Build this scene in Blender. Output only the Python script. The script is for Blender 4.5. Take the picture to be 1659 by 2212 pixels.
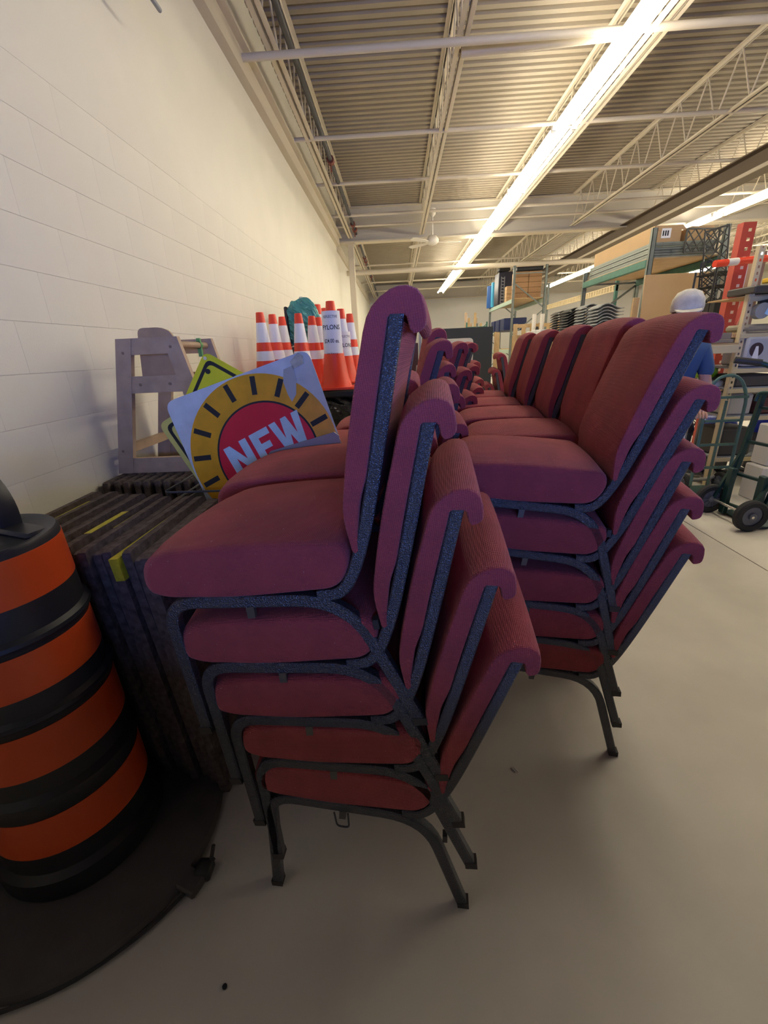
import bpy, bmesh, math, random
from mathutils import Vector, Matrix
random.seed(7)
R=math.radians; PI=math.pi
S=bpy.context.scene; COL=S.collection
for o in list(bpy.data.objects): bpy.data.objects.remove(o)
# ------------------------------------------------------------------ camera
H=1.45
cam=bpy.data.cameras.new('camera'); camo=bpy.data.objects.new('camera',cam); COL.objects.link(camo)
cam.sensor_fit='VERTICAL'; cam.sensor_height=24; cam.lens=24*923/2212; cam.clip_start=.05; cam.clip_end=200
RW=((.998713,-.02932133,-.04138365),(.02836377,-.35353416,.93499149),(-.04204572,-.93496195,-.3522475))
mw=Matrix([[r[0],-r[1],-r[2]] for r in RW]).to_4x4(); mw.translation=(0,0,H); camo.matrix_world=mw
S.camera=camo
# ------------------------------------------------------------------ world, exposure, light
w=bpy.data.worlds.new('world'); S.world=w; w.use_nodes=True
w.node_tree.nodes['Background'].inputs[0].default_value=(.75,.78,.85,1); w.node_tree.nodes['Background'].inputs[1].default_value=.12
vs=S.view_settings; vs.view_transform='Standard'; vs.look='None'; vs.gamma=1; vs.use_curve_mapping=False
vs.exposure=0.78
TUBE_E=30.0
def area(name,loc,rot,sx,sy,power,col):
    l=bpy.data.lights.new(name,'AREA'); l.shape='RECTANGLE'; l.size=sx; l.size_y=sy; l.energy=power; l.color=col
    o=bpy.data.objects.new(name,l); o.location=loc; o.rotation_euler=rot; COL.objects.link(o); return o
# unseen cool lamp added behind the camera for daylight on the near sides
area('unseen_rear_daylight',(.85,-3.5,1.62),(R(90),0,0),3.6,.75,175,(.15,.30,1.0))
# ------------------------------------------------------------------ materials
MC={}
def mat(name,col,rough=.6,metal=0,bump=0,bscale=60,var=0,vscale=4,emit=0,sheen=0,kind=None,alpha=1,trans=0,col2=None,coat=0):
    if name in MC: return MC[name]
    m=bpy.data.materials.new(name); m.use_nodes=True; nt=m.node_tree; N=nt.nodes; L=nt.links
    b=N['Principled BSDF']; c=tuple(col)+(1,)
    b.inputs['Base Color'].default_value=c; b.inputs['Roughness'].default_value=rough; b.inputs['Metallic'].default_value=metal
    if sheen: b.inputs['Sheen Weight'].default_value=sheen; b.inputs['Sheen Roughness'].default_value=.5
    if coat: b.inputs['Coat Weight'].default_value=coat
    if trans: b.inputs['Transmission Weight'].default_value=trans
    if alpha<1: b.inputs['Alpha'].default_value=alpha
    if emit:
        b.inputs['Emission Color'].default_value=c; b.inputs['Emission Strength'].default_value=emit
    tc=N.new('ShaderNodeTexCoord')
    if var:
        n=N.new('ShaderNodeTexNoise'); n.inputs['Scale'].default_value=vscale; n.inputs['Detail'].default_value=6; L.new(tc.outputs['Object'],n.inputs['Vector'])
        r=N.new('ShaderNodeValToRGB'); r.color_ramp.elements[0].position=.3; r.color_ramp.elements[1].position=.72
        d=col2 if col2 else tuple(x*(1-var) for x in col)
        r.color_ramp.elements[0].color=tuple(d)+(1,); r.color_ramp.elements[1].color=c
        L.new(n.outputs['Fac'],r.inputs['Fac']); L.new(r.outputs['Color'],b.inputs['Base Color'])
    if bump:
        bp=N.new('ShaderNodeBump'); bp.inputs['Strength'].default_value=bump; bp.inputs['Distance'].default_value=.002
        if kind=='weave':
            w1=N.new('ShaderNodeTexWave'); w1.wave_type='BANDS'; w1.bands_direction='X'; w1.inputs['Scale'].default_value=bscale; w1.inputs['Distortion'].default_value=.6
            w2=N.new('ShaderNodeTexWave'); w2.wave_type='BANDS'; w2.bands_direction='Z'; w2.inputs['Scale'].default_value=bscale; w2.inputs['Distortion'].default_value=.6
            w3=N.new('ShaderNodeTexWave'); w3.wave_type='BANDS'; w3.bands_direction='Y'; w3.inputs['Scale'].default_value=bscale; w3.inputs['Distortion'].default_value=.6
            a=N.new('ShaderNodeMath'); a.operation='ADD'; a2=N.new('ShaderNodeMath'); a2.operation='ADD'
            for q in (w1,w2,w3): L.new(tc.outputs['Object'],q.inputs['Vector'])
            L.new(w1.outputs['Fac'],a.inputs[0]); L.new(w2.outputs['Fac'],a.inputs[1]); L.new(a.outputs[0],a2.inputs[0]); L.new(w3.outputs['Fac'],a2.inputs[1])
            L.new(a2.outputs[0],bp.inputs['Height'])
            # lint specks on the cloth
            vo=N.new('ShaderNodeTexNoise'); vo.inputs['Scale'].default_value=190; vo.inputs['Detail'].default_value=1; L.new(tc.outputs['Object'],vo.inputs['Vector'])
            vr=N.new('ShaderNodeValToRGB'); vr.color_ramp.elements[0].position=.77; vr.color_ramp.elements[1].position=.79
            vr.color_ramp.elements[0].color=(0,0,0,1); vr.color_ramp.elements[1].color=(1,1,1,1); L.new(vo.outputs['Fac'],vr.inputs['Fac'])
            mx=N.new('ShaderNodeMixRGB'); mx.inputs[2].default_value=(.55,.42,.42,1)
            src=b.inputs['Base Color'].links[0].from_socket if b.inputs['Base Color'].links else None
            if src: L.new(src,mx.inputs[1])
            else: mx.inputs[1].default_value=c
            L.new(vr.outputs['Color'],mx.inputs[0]); L.new(mx.outputs[0],b.inputs['Base Color'])
        elif kind=='hammer':
            v=N.new('ShaderNodeTexVoronoi'); v.inputs['Scale'].default_value=bscale; L.new(tc.outputs['Object'],v.inputs['Vector']); L.new(v.outputs['Distance'],bp.inputs['Height'])
        elif kind=='crease':
            v=N.new('ShaderNodeTexWave'); v.inputs['Scale'].default_value=bscale; v.inputs['Distortion'].default_value=9; v.inputs['Detail'].default_value=4; v.bands_direction='DIAGONAL'
            L.new(tc.outputs['Object'],v.inputs['Vector']); L.new(v.outputs['Fac'],bp.inputs['Height']); bp.inputs['Distance'].default_value=.02
        elif kind=='wood':
            mp=N.new('ShaderNodeMapping'); mp.inputs['Scale'].default_value=(1,1,.12); L.new(tc.outputs['Object'],mp.inputs['Vector'])
            n2=N.new('ShaderNodeTexNoise'); n2.inputs['Scale'].default_value=bscale; n2.inputs['Detail'].default_value=5; L.new(mp.outputs[0],n2.inputs['Vector']); L.new(n2.outputs['Fac'],bp.inputs['Height'])
        else:
            n2=N.new('ShaderNodeTexNoise'); n2.inputs['Scale'].default_value=bscale; n2.inputs['Detail'].default_value=4; L.new(tc.outputs['Object'],n2.inputs['Vector']); L.new(n2.outputs['Fac'],bp.inputs['Height'])
        L.new(bp.outputs['Normal'],b.inputs['Normal'])
    MC[name]=m; return m
FAB=mat('maroon_fabric',(.43,.062,.07),.9,bump=.5,bscale=82,var=.25,vscale=9,sheen=.12,kind='weave')
FRM=mat('hammered_charcoal',(.095,.10,.112),.30,.6,bump=1.0,bscale=330,kind='hammer')
RUB=mat('black_rubber',(.035,.033,.03),.55,bump=.15,bscale=80)
BLK=mat('black_plastic',(.02,.021,.022),.42)
WHT=mat('painted_white',(.78,.74,.66),.55)
BLOCKM=mat('painted_block',(.80,.765,.66),.62,bump=.35,bscale=140,var=.05,vscale=2)
DECK=mat('beige_deck',(.33,.275,.20),.6,var=.18,vscale=.8)
STEEL=mat('beige_steel',(.62,.55,.43),.5)
GIRD=mat('cream_girder',(.56,.52,.45),.6)
CONC=mat('concrete',(.76,.715,.63),.62,bump=.12,bscale=40,var=.22,vscale=1.6)
ORG=mat('orange_sheeting',(.75,.09,.015),.35,bump=.05,bscale=500)
CONE=mat('cone_orange',(.85,.06,.02),.38)
REFW=mat('reflective_white',(.82,.85,.9),.35,bump=.3,bscale=300,kind='hammer')
PAPER=mat('paper',(.82,.82,.84),.7)
INK=mat('black_ink',(.015,.015,.015),.6)
WOOD=mat('natural_wood',(.52,.36,.22),.55,bump=.3,bscale=60,var=.2,vscale=12,kind='wood')
WOODG=mat('greyed_wood',(.56,.40,.27),.6,bump=.4,bscale=60,var=.22,vscale=14,kind='wood')
PLY=mat('pine_board',(.55,.38,.19),.6,bump=.3,bscale=50,var=.2,vscale=8,kind='wood')
CARD=mat('cardboard',(.50,.33,.17),.75,var=.08,vscale=3)
GREEN=mat('rack_green',(.06,.20,.15),.5,var=.3,vscale=12)
GALV=mat('grey_green_steel',(.22,.25,.23),.45,.4,var=.25,vscale=10)
DKGR=mat('dark_green',(.015,.055,.05),.4,.2)
TEAL=mat('teal_green',(.10,.20,.18),.45,.2,var=.3,vscale=15)
CREAMR=mat('cream_rack',(.66,.55,.33),.5)
REDP=mat('red_paint',(.50,.07,.045),.45,var=.15,vscale=10)
GREY=mat('grey_plastic',(.30,.31,.32),.5)
LGREY=mat('light_grey',(.62,.63,.64),.5)
CHR=mat('bright_metal',(.75,.73,.68),.25,.8)
BLUE=mat('blue_plastic',(.03,.07,.5),.35)
SKIN=mat('skin',(.55,.30,.22),.6)
# ------------------------------------------------------------------ helpers
class G:
    def __init__(s): s.v=[]; s.f=[]
    def add(s,vs_,fs):
        n=len(s.v); s.v+= [tuple(p) for p in vs_]; s.f+=[tuple(i+n for i in f) for f in fs]; return s
    def box(s,x0,x1,y0,y1,z0,z1):
        v=[(x,y,z) for x in (x0,x1) for y in (y0,y1) for z in (z0,z1)]
        return s.add(v,[(0,1,3,2),(4,6,7,5),(0,4,5,1),(2,3,7,6),(0,2,6,4),(1,5,7,3)])
    def bbox(s,x0,x1,y0,y1,z0,z1,b=.005):
        """bevelled box"""
        bm=bmesh.new(); bmesh.ops.create_cube(bm,size=1)
        for v in bm.verts: v.co=Vector(((x0+x1)/2+v.co.x*(x1-x0),(y0+y1)/2+v.co.y*(y1-y0),(z0+z1)/2+v.co.z*(z1-z0)))
        bmesh.ops.bevel(bm,geom=bm.edges[:],offset=min(b,.45*min(abs(x1-x0),abs(y1-y0),abs(z1-z0))),segments=1,affect='EDGES')
        bm.verts.index_update(); s.add([v.co for v in bm.verts],[[v.index for v in f.verts] for f in bm.faces]); bm.free(); return s
    def bar(s,a,b,w=.03,h=None,up=(0,0,1)):
        """box-section bar from a to b"""
        h=h or w; a=Vector(a); b=Vector(b); t=(b-a).normalized(); u=Vector(up)
        if abs(t.dot(u))>.98: u=Vector((0,1,0))
        r=t.cross(u).normalized(); u=r.cross(t)
        v=[p+r*(i*w/2)+u*(j*h/2) for p in (a,b) for i,j in ((-1,-1),(1,-1),(1,1),(-1,1))]
        return s.add(v,[(3,2,1,0),(4,5,6,7),(0,1,5,4),(1,2,6,5),(2,3,7,6),(3,0,4,7)])
    def rod(s,a,b,r=.01,n=8,r2=None):
        return s.tube([a,b],r,n,r2=r2)
    def tube(s,pts,r=.01,n=8,closed=False,r2=None):
        P=[Vector(p) for p in pts]; m=len(P); rings=[]; pr=None
        for i,p in enumerate(P):
            if closed: t=(P[(i+1)%m]-P[i-1]).normalized()
            else: t=((P[min(i+1,m-1)]-P[max(i-1,0)])).normalized()
            if pr is None:
                u=Vector((0,0,1)) if abs(t.z)<.9 else Vector((1,0,0)); pr=t.cross(u).normalized()
            else:
                pr=(pr-t*pr.dot(t)).normalized()
            q=t.cross(pr); rr=r if r2 is None else r+(r2-r)*i/(m-1)
            rings.append([p+(pr*math.cos(2*PI*k/n)+q*math.sin(2*PI*k/n))*rr for k in range(n)])
        vs_=[v for g in rings for v in g]; fs=[]
        for i in range(m if closed else m-1):
            j=(i+1)%m
            for k in range(n): fs.append((i*n+k,i*n+(k+1)%n,j*n+(k+1)%n,j*n+k))
        if not closed: fs+= [tuple(range(n-1,-1,-1)),tuple((m-1)*n+k for k in range(n))]
        return s.add(vs_,fs)
    def lathe(s,prof,n=32,c=(0,0,0),cap=True):
        m=len(prof); vs_=[(c[0]+r*math.cos(2*PI*k/n),c[1]+r*math.sin(2*PI*k/n),c[2]+z) for r,z in prof for k in range(n)]; fs=[]
        for i in range(m-1):
            for k in range(n): fs.append((i*n+k,i*n+(k+1)%n,(i+1)*n+(k+1)%n,(i+1)*n+k))
        if cap: fs+=[tuple(range(n-1,-1,-1)),tuple((m-1)*n+k for k in range(n))]
        return s.add(vs_,fs)
    def prism(s,poly,fn,d0,d1):
        """poly of 2D points, fn(a,b,d) -> 3D"""
        n=len(poly); vs_=[fn(a,b,d0) for a,b in poly]+[fn(a,b,d1) for a,b in poly]
        return s.add(vs_,[tuple(range(n-1,-1,-1)),tuple(range(n,2*n))]+[(i,(i+1)%n,n+(i+1)%n,n+i) for i in range(n)])
    def sweep(s,path,w,h,y,closed=False):
        """rectangular tube along a path in the x-z plane, centred on y"""
        P=[Vector((p[0],0,p[1])) for p in path]; m=len(P); c=.2
        c=.12; sec=[(-.5,-.5+c),(-.5+c,-.5),(.5-c,-.5),(.5,-.5+c),(.5,.5-c),(.5-c,.5),(-.5+c,.5),(-.5,.5-c)]
        vs_=[]; fs=[]; k=len(sec)
        for i,p in enumerate(P):
            t0=(P[i]-P[i-1]).normalized() if i else (P[1]-P[0]).normalized(); t1=(P[i+1]-P[i]).normalized() if i<m-1 else t0
            t=(t0+t1).normalized(); nn=Vector((-t.z,0,t.x)); cs=max(.5,t.dot(t1))
            for a,b in sec: vs_.append(p+nn*(b*h/cs)+Vector((0,y+a*w,0)))
        for i in range(m-1):
            for q in range(k): fs.append((i*k+q,i*k+(q+1)%k,(i+1)*k+(q+1)%k,(i+1)*k+q))
        fs+=[tuple(range(k-1,-1,-1)),tuple((m-1)*k+q for q in range(k))]
        return s.add(vs_,fs)
    def mesh(s,name,m,smooth=False):
        me=bpy.data.meshes.new(name); me.from_pydata(s.v,[],s.f); me.materials.append(m)
        bm=bmesh.new(); bm.from_mesh(me); bmesh.ops.recalc_face_normals(bm,faces=bm.faces); bm.to_mesh(me); bm.free()
        if smooth:
            me.polygons.foreach_set('use_smooth',[True]*len(me.polygons))
            try: me.set_sharp_from_angle(angle=R(smooth if smooth>1 else 40))
            except Exception: pass
            for p in me.polygons:
                if len(p.vertices)>14: p.use_smooth=False
        return me
def rnd(pts,rad,n=5,closed=False):
    """round the corners of a polyline (any dim)"""
    P=[Vector(p) for p in pts]; out=[]
    m=len(P)
    for i,p in enumerate(P):
        if not closed and i in (0,m-1): out.append(p); continue
        r=rad[i] if isinstance(rad,(list,tuple)) else rad
        a=P[i-1]; b=P[(i+1)%m]; da=(a-p); db=(b-p); la=min(r,da.length*.48); lb=min(r,db.length*.48)
        A=p+da.normalized()*la; B=p+db.normalized()*lb
        for k in range(n+1):
            t=k/n; out.append(A*(1-t)**2+p*2*t*(1-t)+B*t*t)
    return [tuple(q) for q in out]
def obj(name,data,parent=None,label=None,loc=None,rot=None):
    o=bpy.data.objects.new(name,data); COL.objects.link(o)
    if parent: o.parent=parent
    if loc: o.location=loc
    if rot: o.rotation_euler=rot
    if label: o['label']=label
    return o
def part(name,g,m,parent,label=None,smooth=False,loc=None,rot=None):
    return obj(name,g.mesh(name,m,smooth),parent,label,loc,rot)
def tag(o,label,cat,group=None):
    o['label']=label; o['category']=cat
    if group: o['group']=group
    return o
def thing(name,label,cat,loc=(0,0,0),rz=0,group=None,rot=None):
    o=obj(name,None,loc=loc); o.rotation_euler=rot or (0,0,rz); o.empty_display_size=.1; return tag(o,label,cat,group)
def solid(name,g,m,label,cat,group=None,smooth=False,loc=None,rot=None):
    return tag(part(name,g,m,None,None,smooth,loc,rot),label,cat,group)
def struct(name,g,m,smooth=False,parent=None):
    o=part(name,g,m,parent,None,smooth)
    if not parent: o['kind']='structure'
    return o
def clone(o,parent=None):
    c=o.copy(); COL.objects.link(c)
    if parent: c.parent=parent
    for ch in list(o.children): clone(ch,c)
    return c
def rrect(w,h,r,n=5):
    p=[(-w/2,-h/2),(w/2,-h/2),(w/2,h/2),(-w/2,h/2)]; return rnd(p,r,n,True)
XY=lambda a,b,d:(a,b,d); XZ=lambda a,b,d:(a,d,b); YZ=lambda a,b,d:(d,a,b)
# ================================================================== STRUCTURE
ZB,ZT=4.3,5.02; YB=27.5; XR=19.0; YF=-1.75
g=G().box(-1.75,XR,YF-.2,YB+.3,-.25,-.02); floor=struct('floor',g,mat('joint_dark',(.05,.045,.04),.9))
for x0,x1 in ((-1.6,2.375),(2.383,8.2),(8.208,XR)):
    for y0,y1 in ((YF,9.6),(9.608,YB+.2)):
        part('slab',G().box(x0,x1,y0,y1,-.02,0),CONC,floor)
# left wall: painted concrete blocks near the camera, flush painted face beyond
WX=-1.53
wl=struct('wall_left',G().box(WX-.25,WX-.004,YF,YB,0,ZT+.2).box(WX-.01,WX,YF,YB,2.6416,ZT+.2).box(WX-.01,WX,8.128,YB,0,2.6416).box(WX-.01,WX,YF,8.128,0,.6096).box(WX-.01,WX,YF,-.0,.6,2.65),BLOCKM)
def blk(L):
    g=G(); b=.0015; y0,y1,z0,z1=.0001,L-.0001,.0003,.2032-.0003
    g.add([(-.01,y0,z0),(-.01,y1,z0),(-.01,y1,z1),(-.01,y0,z1),(-b,y0,z0),(-b,y1,z0),(-b,y1,z1),(-b,y0,z1),(0,y0+.0005,z0+b),(0,y1-.0005,z0+b),(0,y1-.0005,z1-b),(0,y0+.0005,z1-b)],
      [(0,3,2,1),(0,1,5,4),(1,2,6,5),(2,3,7,6),(3,0,4,7),(4,5,9,8),(5,6,10,9),(6,7,11,10),(7,4,8,11),(8,9,10,11)])
    return g.mesh('block',BLOCKM)
B1m=blk(.4064); B2m=blk(.2032)
for r in range(3,13):
    z=r*.2032; y=0.0
    if r%2: obj('block',B2m,wl,loc=(WX,y,z)); y=.2032
    while y<8.1:
        me,L=(B1m,.4064) if y+.4064<=8.13 else (B2m,.2032)
        if y+L>8.13: break
        obj('block',me,wl,loc=(WX,y,z)); y+=L
struct('wall_back',G().box(-1.75,XR,YB,YB+.2,0,ZT+.2),mat('back_wall',(.70,.69,.66),.7,var=.08,vscale=.6))
struct('wall_right',G().box(XR,XR+.2,YF,YB,0,ZT+.2),BLOCKM)
# unseen wall added behind the camera, opening shaped to keep daylight off low parts
struct('wall_light_mask',G().box(-1.75,XR,YF-.2,YF,0,1.42).box(-1.75,XR,YF-.2,YF,2.6,ZT+.2).box(-1.75,-.25,YF-.2,YF,1.42,2.6).box(2.4,XR,YF-.2,YF,1.42,2.6),mat('dark_mask_wall',(.10,.10,.15),.8))
# corrugated roof deck
g=G(); y=YF; prof=[]
while y<YB: prof+=[(y,0),(y+.075,0),(y+.09,.04),(y+.135,.04)]; y+=.15
n=len(prof); vs_=[(x,a,ZT+b) for x in (-1.6,XR) for a,b in prof]; g.add(vs_,[(i,i+1,n+i+1,n+i) for i in range(n-1)])
g.box(-1.7,XR,YF,YB,ZT+.1,ZT+.2); struct('ceiling',g,DECK)
# ledger beam and angle along the left wall
g=G().box(WX,WX+.09,YF,13.1,4.1,4.3).box(WX,WX+.16,YF,13.1,4.28,4.31).box(WX,WX+.05,13.1,YB,4.0,4.2); struct('trim_1',g,STEEL)
# open web joists along Y
JX=[-1.15,.74,2.72,4.66,6.6,8.5,10.4,12.3,14.2,16.1]; names=['first','second','third','fourth','fifth','sixth','seventh','eighth','ninth','tenth']
def joist_meshes(y0,y1):
    b=G(); 
    for s in (-1,1): b.box(s*.012,s*.062,y0,y1,0,.008); b.box(s*.012,s*.018,y0,y1,0,.05)
    t=G()
    for s in (-1,1): t.box(s*.012,s*.062,y0,y1,ZT-ZB-.012,ZT-ZB-.006); t.box(s*.012,s*.018,y0,y1,ZT-ZB-.05,ZT-ZB-.006)
    wb=G(); y=y0+.05; k=0
    while y<y1-.35:
        a=(0,y,.03 if k%2 else ZT-ZB-.03); c=(0,y+.33,ZT-ZB-.03 if k%2 else .03); wb.rod(a,c,.011,5); y+=.33; k+=1
    return [q.mesh(n_,STEEL) for q,n_ in ((b,'bottom_chord'),(t,'top_chord'),(wb,'web_rod'))]
GY=13.35
for (y0,y1,nm) in ((YF,GY-.12,'this side of'),(GY+.12,YB-.33,'beyond')):
    ms=joist_meshes(y0,y1)
    for i,x in enumerate(JX):
        t=thing('steel_joist','%s steel roof joist from the left wall, %s the deep cream girder'%(names[i],'nearer than' if nm!='beyond' else 'beyond'),'joist',(x,0,ZB),group='open web roof joists')
        for me in ms: obj(me.name.split('.')[0],me,t)
# deep girder across with bottom flange
t=thing('roof_girder','deep cream steel girder crossing the ceiling behind the fan','girder',(0,GY,4.2))
part('web_plate',G().box(WX,XR,-.02,.02,.03,.80),GIRD,t); part('flange',G().box(WX,XR,-.14,.14,0,.035),STEEL,t); part('flange',G().box(WX,XR,-.12,.12,.785,.815),STEEL,t)
t=thing('back_beam','cream beam along the top of the far wall','beam',(0,YB-.2,4.15)); part('web_plate',G().box(WX,XR,-.02,.02,.0,.8),GIRD,t); part('flange',G().box(WX,XR,-.1,.1,-.03,0),STEEL,t)
# cross bridging pieces
br=[(5.5,4.22,.035),(7.55,4.32,.03),(9.6,4.4,.03),(11.6,4.4,.03),(12.5,4.4,.025),(17.8,4.4,.03),(21.6,4.35,.03),(24.6,4.35,.03)]
bn=['nearest','second nearest','third nearest','fourth nearest','fifth nearest, just before the girder','first beyond the girder','second beyond the girder','third beyond the girder']
for i,(y,z,r) in enumerate(br):
    solid('bridging_pipe',G().rod((WX,y,z),(XR,y,z),r,8),STEEL,'thin cream cross bridging under the roof deck, %s'%bn[i],'pipe',smooth=60)
tg=solid('cross_pipe',G().rod((WX,15.5,3.83),(8.9,15.5,3.83),.075,12),STEEL,'thick cream pipe crossing the room above the far racks','pipe',smooth=60)
tg=solid('cross_pipe',G().rod((.74,5.72,4.25),(2.25,5.62,4.25),.05,12),STEEL,'short cream conduit tube with a capped end, nearest the camera beside the long lamp','pipe',smooth=60)
# column near the left wall under the girder
t=thing('steel_column','cream square steel column standing by the left wall under the girder','column',(-1.17,13.4,0))
part('shaft',G().bbox(-.08,.08,-.08,.08,.02,4.18,.01),STEEL,t); part('base_plate',G().bbox(-.15,.15,-.15,.15,0,.02),STEEL,t); part('cap_plate',G().bbox(-.13,.13,-.13,.13,4.17,4.2),STEEL,t)
# sprinkler pipe
t=thing('sprinkler_pipe','dark sprinkler pipe running beside the first joist, with rusty red couplings','pipe',(-1.0,0,4.42))
part('pipe',G().rod((0,YF,0),(0,YB,0),.035,8),mat('dark_pipe',(.05,.05,.06),.45,.3),t,smooth=60)
RUST=mat('rusty_red',(.20,.05,.03),.6)
for y in (8.6,12.4,12.9,13.5,14.1,16.5,17.1,20.4): part('coupling',G().rod((0,y-.06,0),(0,y+.06,0),.062,8).rod((0,y,-.16),(0,y,0),.015,6),RUST,t,'rusty red pipe coupling',smooth=60)
# dark brown crane rail / beam on the right
t=thing('brown_beam','dark brown steel beam running lengthwise above the racks on the right','beam',(6.1,0,3.97))
BRN=mat('brown_beam',(.16,.12,.08),.6)
part('web_plate',G().box(-.02,.02,YF,YB-.4,.03,.29),BRN,t); part('flange',G().box(-.17,.17,YF,YB-.4,0,.03),BRN,t); part('flange',G().box(-.15,.15,YF,YB-.4,.29,.31),BRN,t)
part('cable_tray',G().box(-.2,-.17,YF,YB-.4,-.03,.02),STEEL,t)
# fluorescent fixtures
TUBE=mat('lit_tube',(1,.915,.73),.4,emit=TUBE_E); FIX=mat('fixture_white',(.85,.82,.76),.4)
def fixture_meshes():
    h=G().prism([(-.10,.02),(-.06,.09),(.06,.09),(.10,.02)],XZ,.0,2.40)
    t1=G().tube([(-.13,.03,-.005),(-.13,2.39,-.005)],.022,10); t2=G().tube([(.13,.03,-.005),(.13,2.39,-.005)],.022,10)
    e=[]
    for y in (.0,2.375):
        for a in (-.155,.10): e.append((G().box(a,a+.055,y,y+.025,-.035,.04).mesh('lamp_holder',FIX),'lamp_holder'))
    return [(h.mesh('reflector',FIX),'reflector'),(t1.mesh('tube',TUBE,40),'tube'),(t2.mesh('tube',TUBE,40),'tube')]+e
FM=fixture_meshes()
rows=[(2.28,'left',4.1,2.26),(7.6,'middle',4.1,2.26),(13.1,'right',4.1,2.26)]
for x,nm,z,ys in rows:
    k=0; y=ys
    while y+2.44<26.6:
        t=thing('fluorescent_light','lit twin tube fluorescent fixture, %s from the camera in the %s row'%(('first second third fourth fifth sixth seventh eighth ninth tenth eleventh twelfth').split()[k],nm),'light',(x,y,z),group='twin tube fixtures in long rows')
        for me,n_ in FM: obj(n_,me,t)
        y+=2.44; k+=1
# ceiling fan
t=thing('ceiling_fan','white three blade ceiling fan hanging before the deep girder','fan',(.98,12.6,3.98))
part('motor',G().lathe([(.03,.16),(.1,.14),(.16,.06),(.16,.0),(.1,-.05),(.02,-.07)],20),WHT,t,smooth=50)
part('rod',G().rod((0,0,.1),(0,0,.72),.018,8),WHT,t); part('canopy',G().lathe([(.03,.55),(.08,.6),(.08,.72),(.03,.74)],16),WHT,t,smooth=50)
for a in (8,140,222):
    bl=G().prism([(.12,-.03),(.3,-.06),(.68,-.075),(.74,-.04),(.74,.05),(.66,.08),(.3,.06),(.12,.03)],XY,-.006,.006)
    part('blade',bl,WHT,t,rot=(R(12),0,R(a)))
# wall bracket at the top left
t=thing('wall_bracket','dark rod bracket sticking out of the upper left wall','bracket',(WX,2.8,3.34))
part('plate',G().bbox(0,.012,-.05,.05,-.12,.12),GREY,t); part('rod',G().tube(rnd([(0,0,.0),(.23,0,.0),(.23,.47,-.01)],.06),.013,8),GREY,t,smooth=60)
# ================================================================== CHAIRS
CW=.47
LEGP=rnd([(.0,.0),(.028,.372),(.433,.338),(.535,.0)],[0,.07,.11,0],7)
UPP=rnd([(.375,.352),(.435,.352),(.49,.45),(.553,.625),(.627,.845)],[0,.06,.12,.2,0],6)
def loft(outline,ys,insets,crown=None,ctr=None,skew=None):
    keep=[outline[0]]
    for p in outline[1:]:
        if (Vector(p)-Vector(keep[-1])).length>.0045: keep.append(p)
    if (Vector(keep[-1])-Vector(keep[0])).length<.0045: keep.pop()
    outline=keep
    g=G(); n=len(outline); cx=ctr[0] if ctr else sum(p[0] for p in outline)/n; cz=ctr[1] if ctr else sum(p[1] for p in outline)/n
    vs_=[]
    # inward normals
    A=[]; sg=1 if sum(outline[i-1][0]*outline[i][1]-outline[i][0]*outline[i-1][1] for i in range(n))>0 else -1
    for i in range(n):
        a=Vector(outline[i-1]); b=Vector(outline[(i+1)%n]); t=(b-a).normalized(); nn=Vector((-t.y,t.x))*sg
        A.append(nn)
    for y,ins in zip(ys,insets):
        for i,(x,z) in enumerate(outline):
            X=x+A[i].x*ins; Z=z+A[i].y*ins
            if crown: X,Z=crown(X,Z,y,i)
            vs_.append((X,y,Z))
    fs=[]; m=len(ys)
    for j in range(m-1):
        for i in range(n): fs.append((j*n+i,j*n+(i+1)%n,(j+1)*n+(i+1)%n,(j+1)*n+i))
    fs+=[tuple(range(n-1,-1,-1)),tuple((m-1)*n+i for i in range(n))]
    return g.add(vs_,fs)
def ysets(w,r,k=5,mid=6,f=.6):
    ys=[];ins=[]
    for i in range(k+1):
        a=i/k*PI/2; ys.append(r*(1-math.cos(a)) if 0 else r*(1-math.sin(a+0) if 0 else (1-math.sin(a)))); ins.append(0)
    ys=[];ins=[]
    for i in range(k+1):
        a=i/k*PI/2; ys.append(r*(1-math.cos(a))); ins.append(f*r*(1-math.sin(a)))
    mids=[r+(w-2*r)*j/mid for j in range(1,mid)]
    return ys+mids+[w-y for y in reversed(ys)], ins+[0]*len(mids)+list(reversed(ins))
seat_o=rnd([(.025,.383),(-.026,.40),(-.012,.468),(.06,.492),(.25,.487),(.452,.467),(.462,.42),(.425,.364),(.2,.366)],[.025,.035,.04,.06,.1,.03,.035,.035,.05],4,True)
ys,ins=ysets(CW-.004,.018)
def seat_crown(x,z,y,i):
    c=1-((y-CW/2)/(CW/2))**2
    if z>.45: z+=.014*c*min(1,max(0,(z-.44)/.03))
    # front corners rounded in plan
    e=max(0,1-min(y,CW-y)/.05)
    x+=.03*e*e*min(1,max(0,(.09-x)/.09))*.8
    return x,z
seatm=loft(seat_o,ys,ins,seat_crown).mesh('seat',FAB,60)
back_o=rnd([(.468,.440),(.464,.52),(.494,.625),(.528,.725),(.556,.795),(.580,.858),(.630,.885),(.673,.872),(.673,.812),(.644,.806),(.641,.838),(.614,.842),(.603,.81),(.552,.665),(.526,.585),(.505,.545),(.486,.47),(.482,.436)],[.008,.03,.06,.08,.05,.04,.035,.03,.018,.010,.003,.003,.02,.05,.02,.02,.02,.008],3,True)
ys,ins=ysets(CW-.004,.010,4,6,.4)
def back_crown(x,z,y,i):
    c=1-((y-CW/2)/(CW/2))**2
    if z>.80: z+=.012*c
    if x<.60 and z>.45: x+=-.006*c
    return x,z
backm=loft(back_o,ys,ins,back_crown,ctr=(.56,.7)).mesh('backrest',FAB,50)
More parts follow.
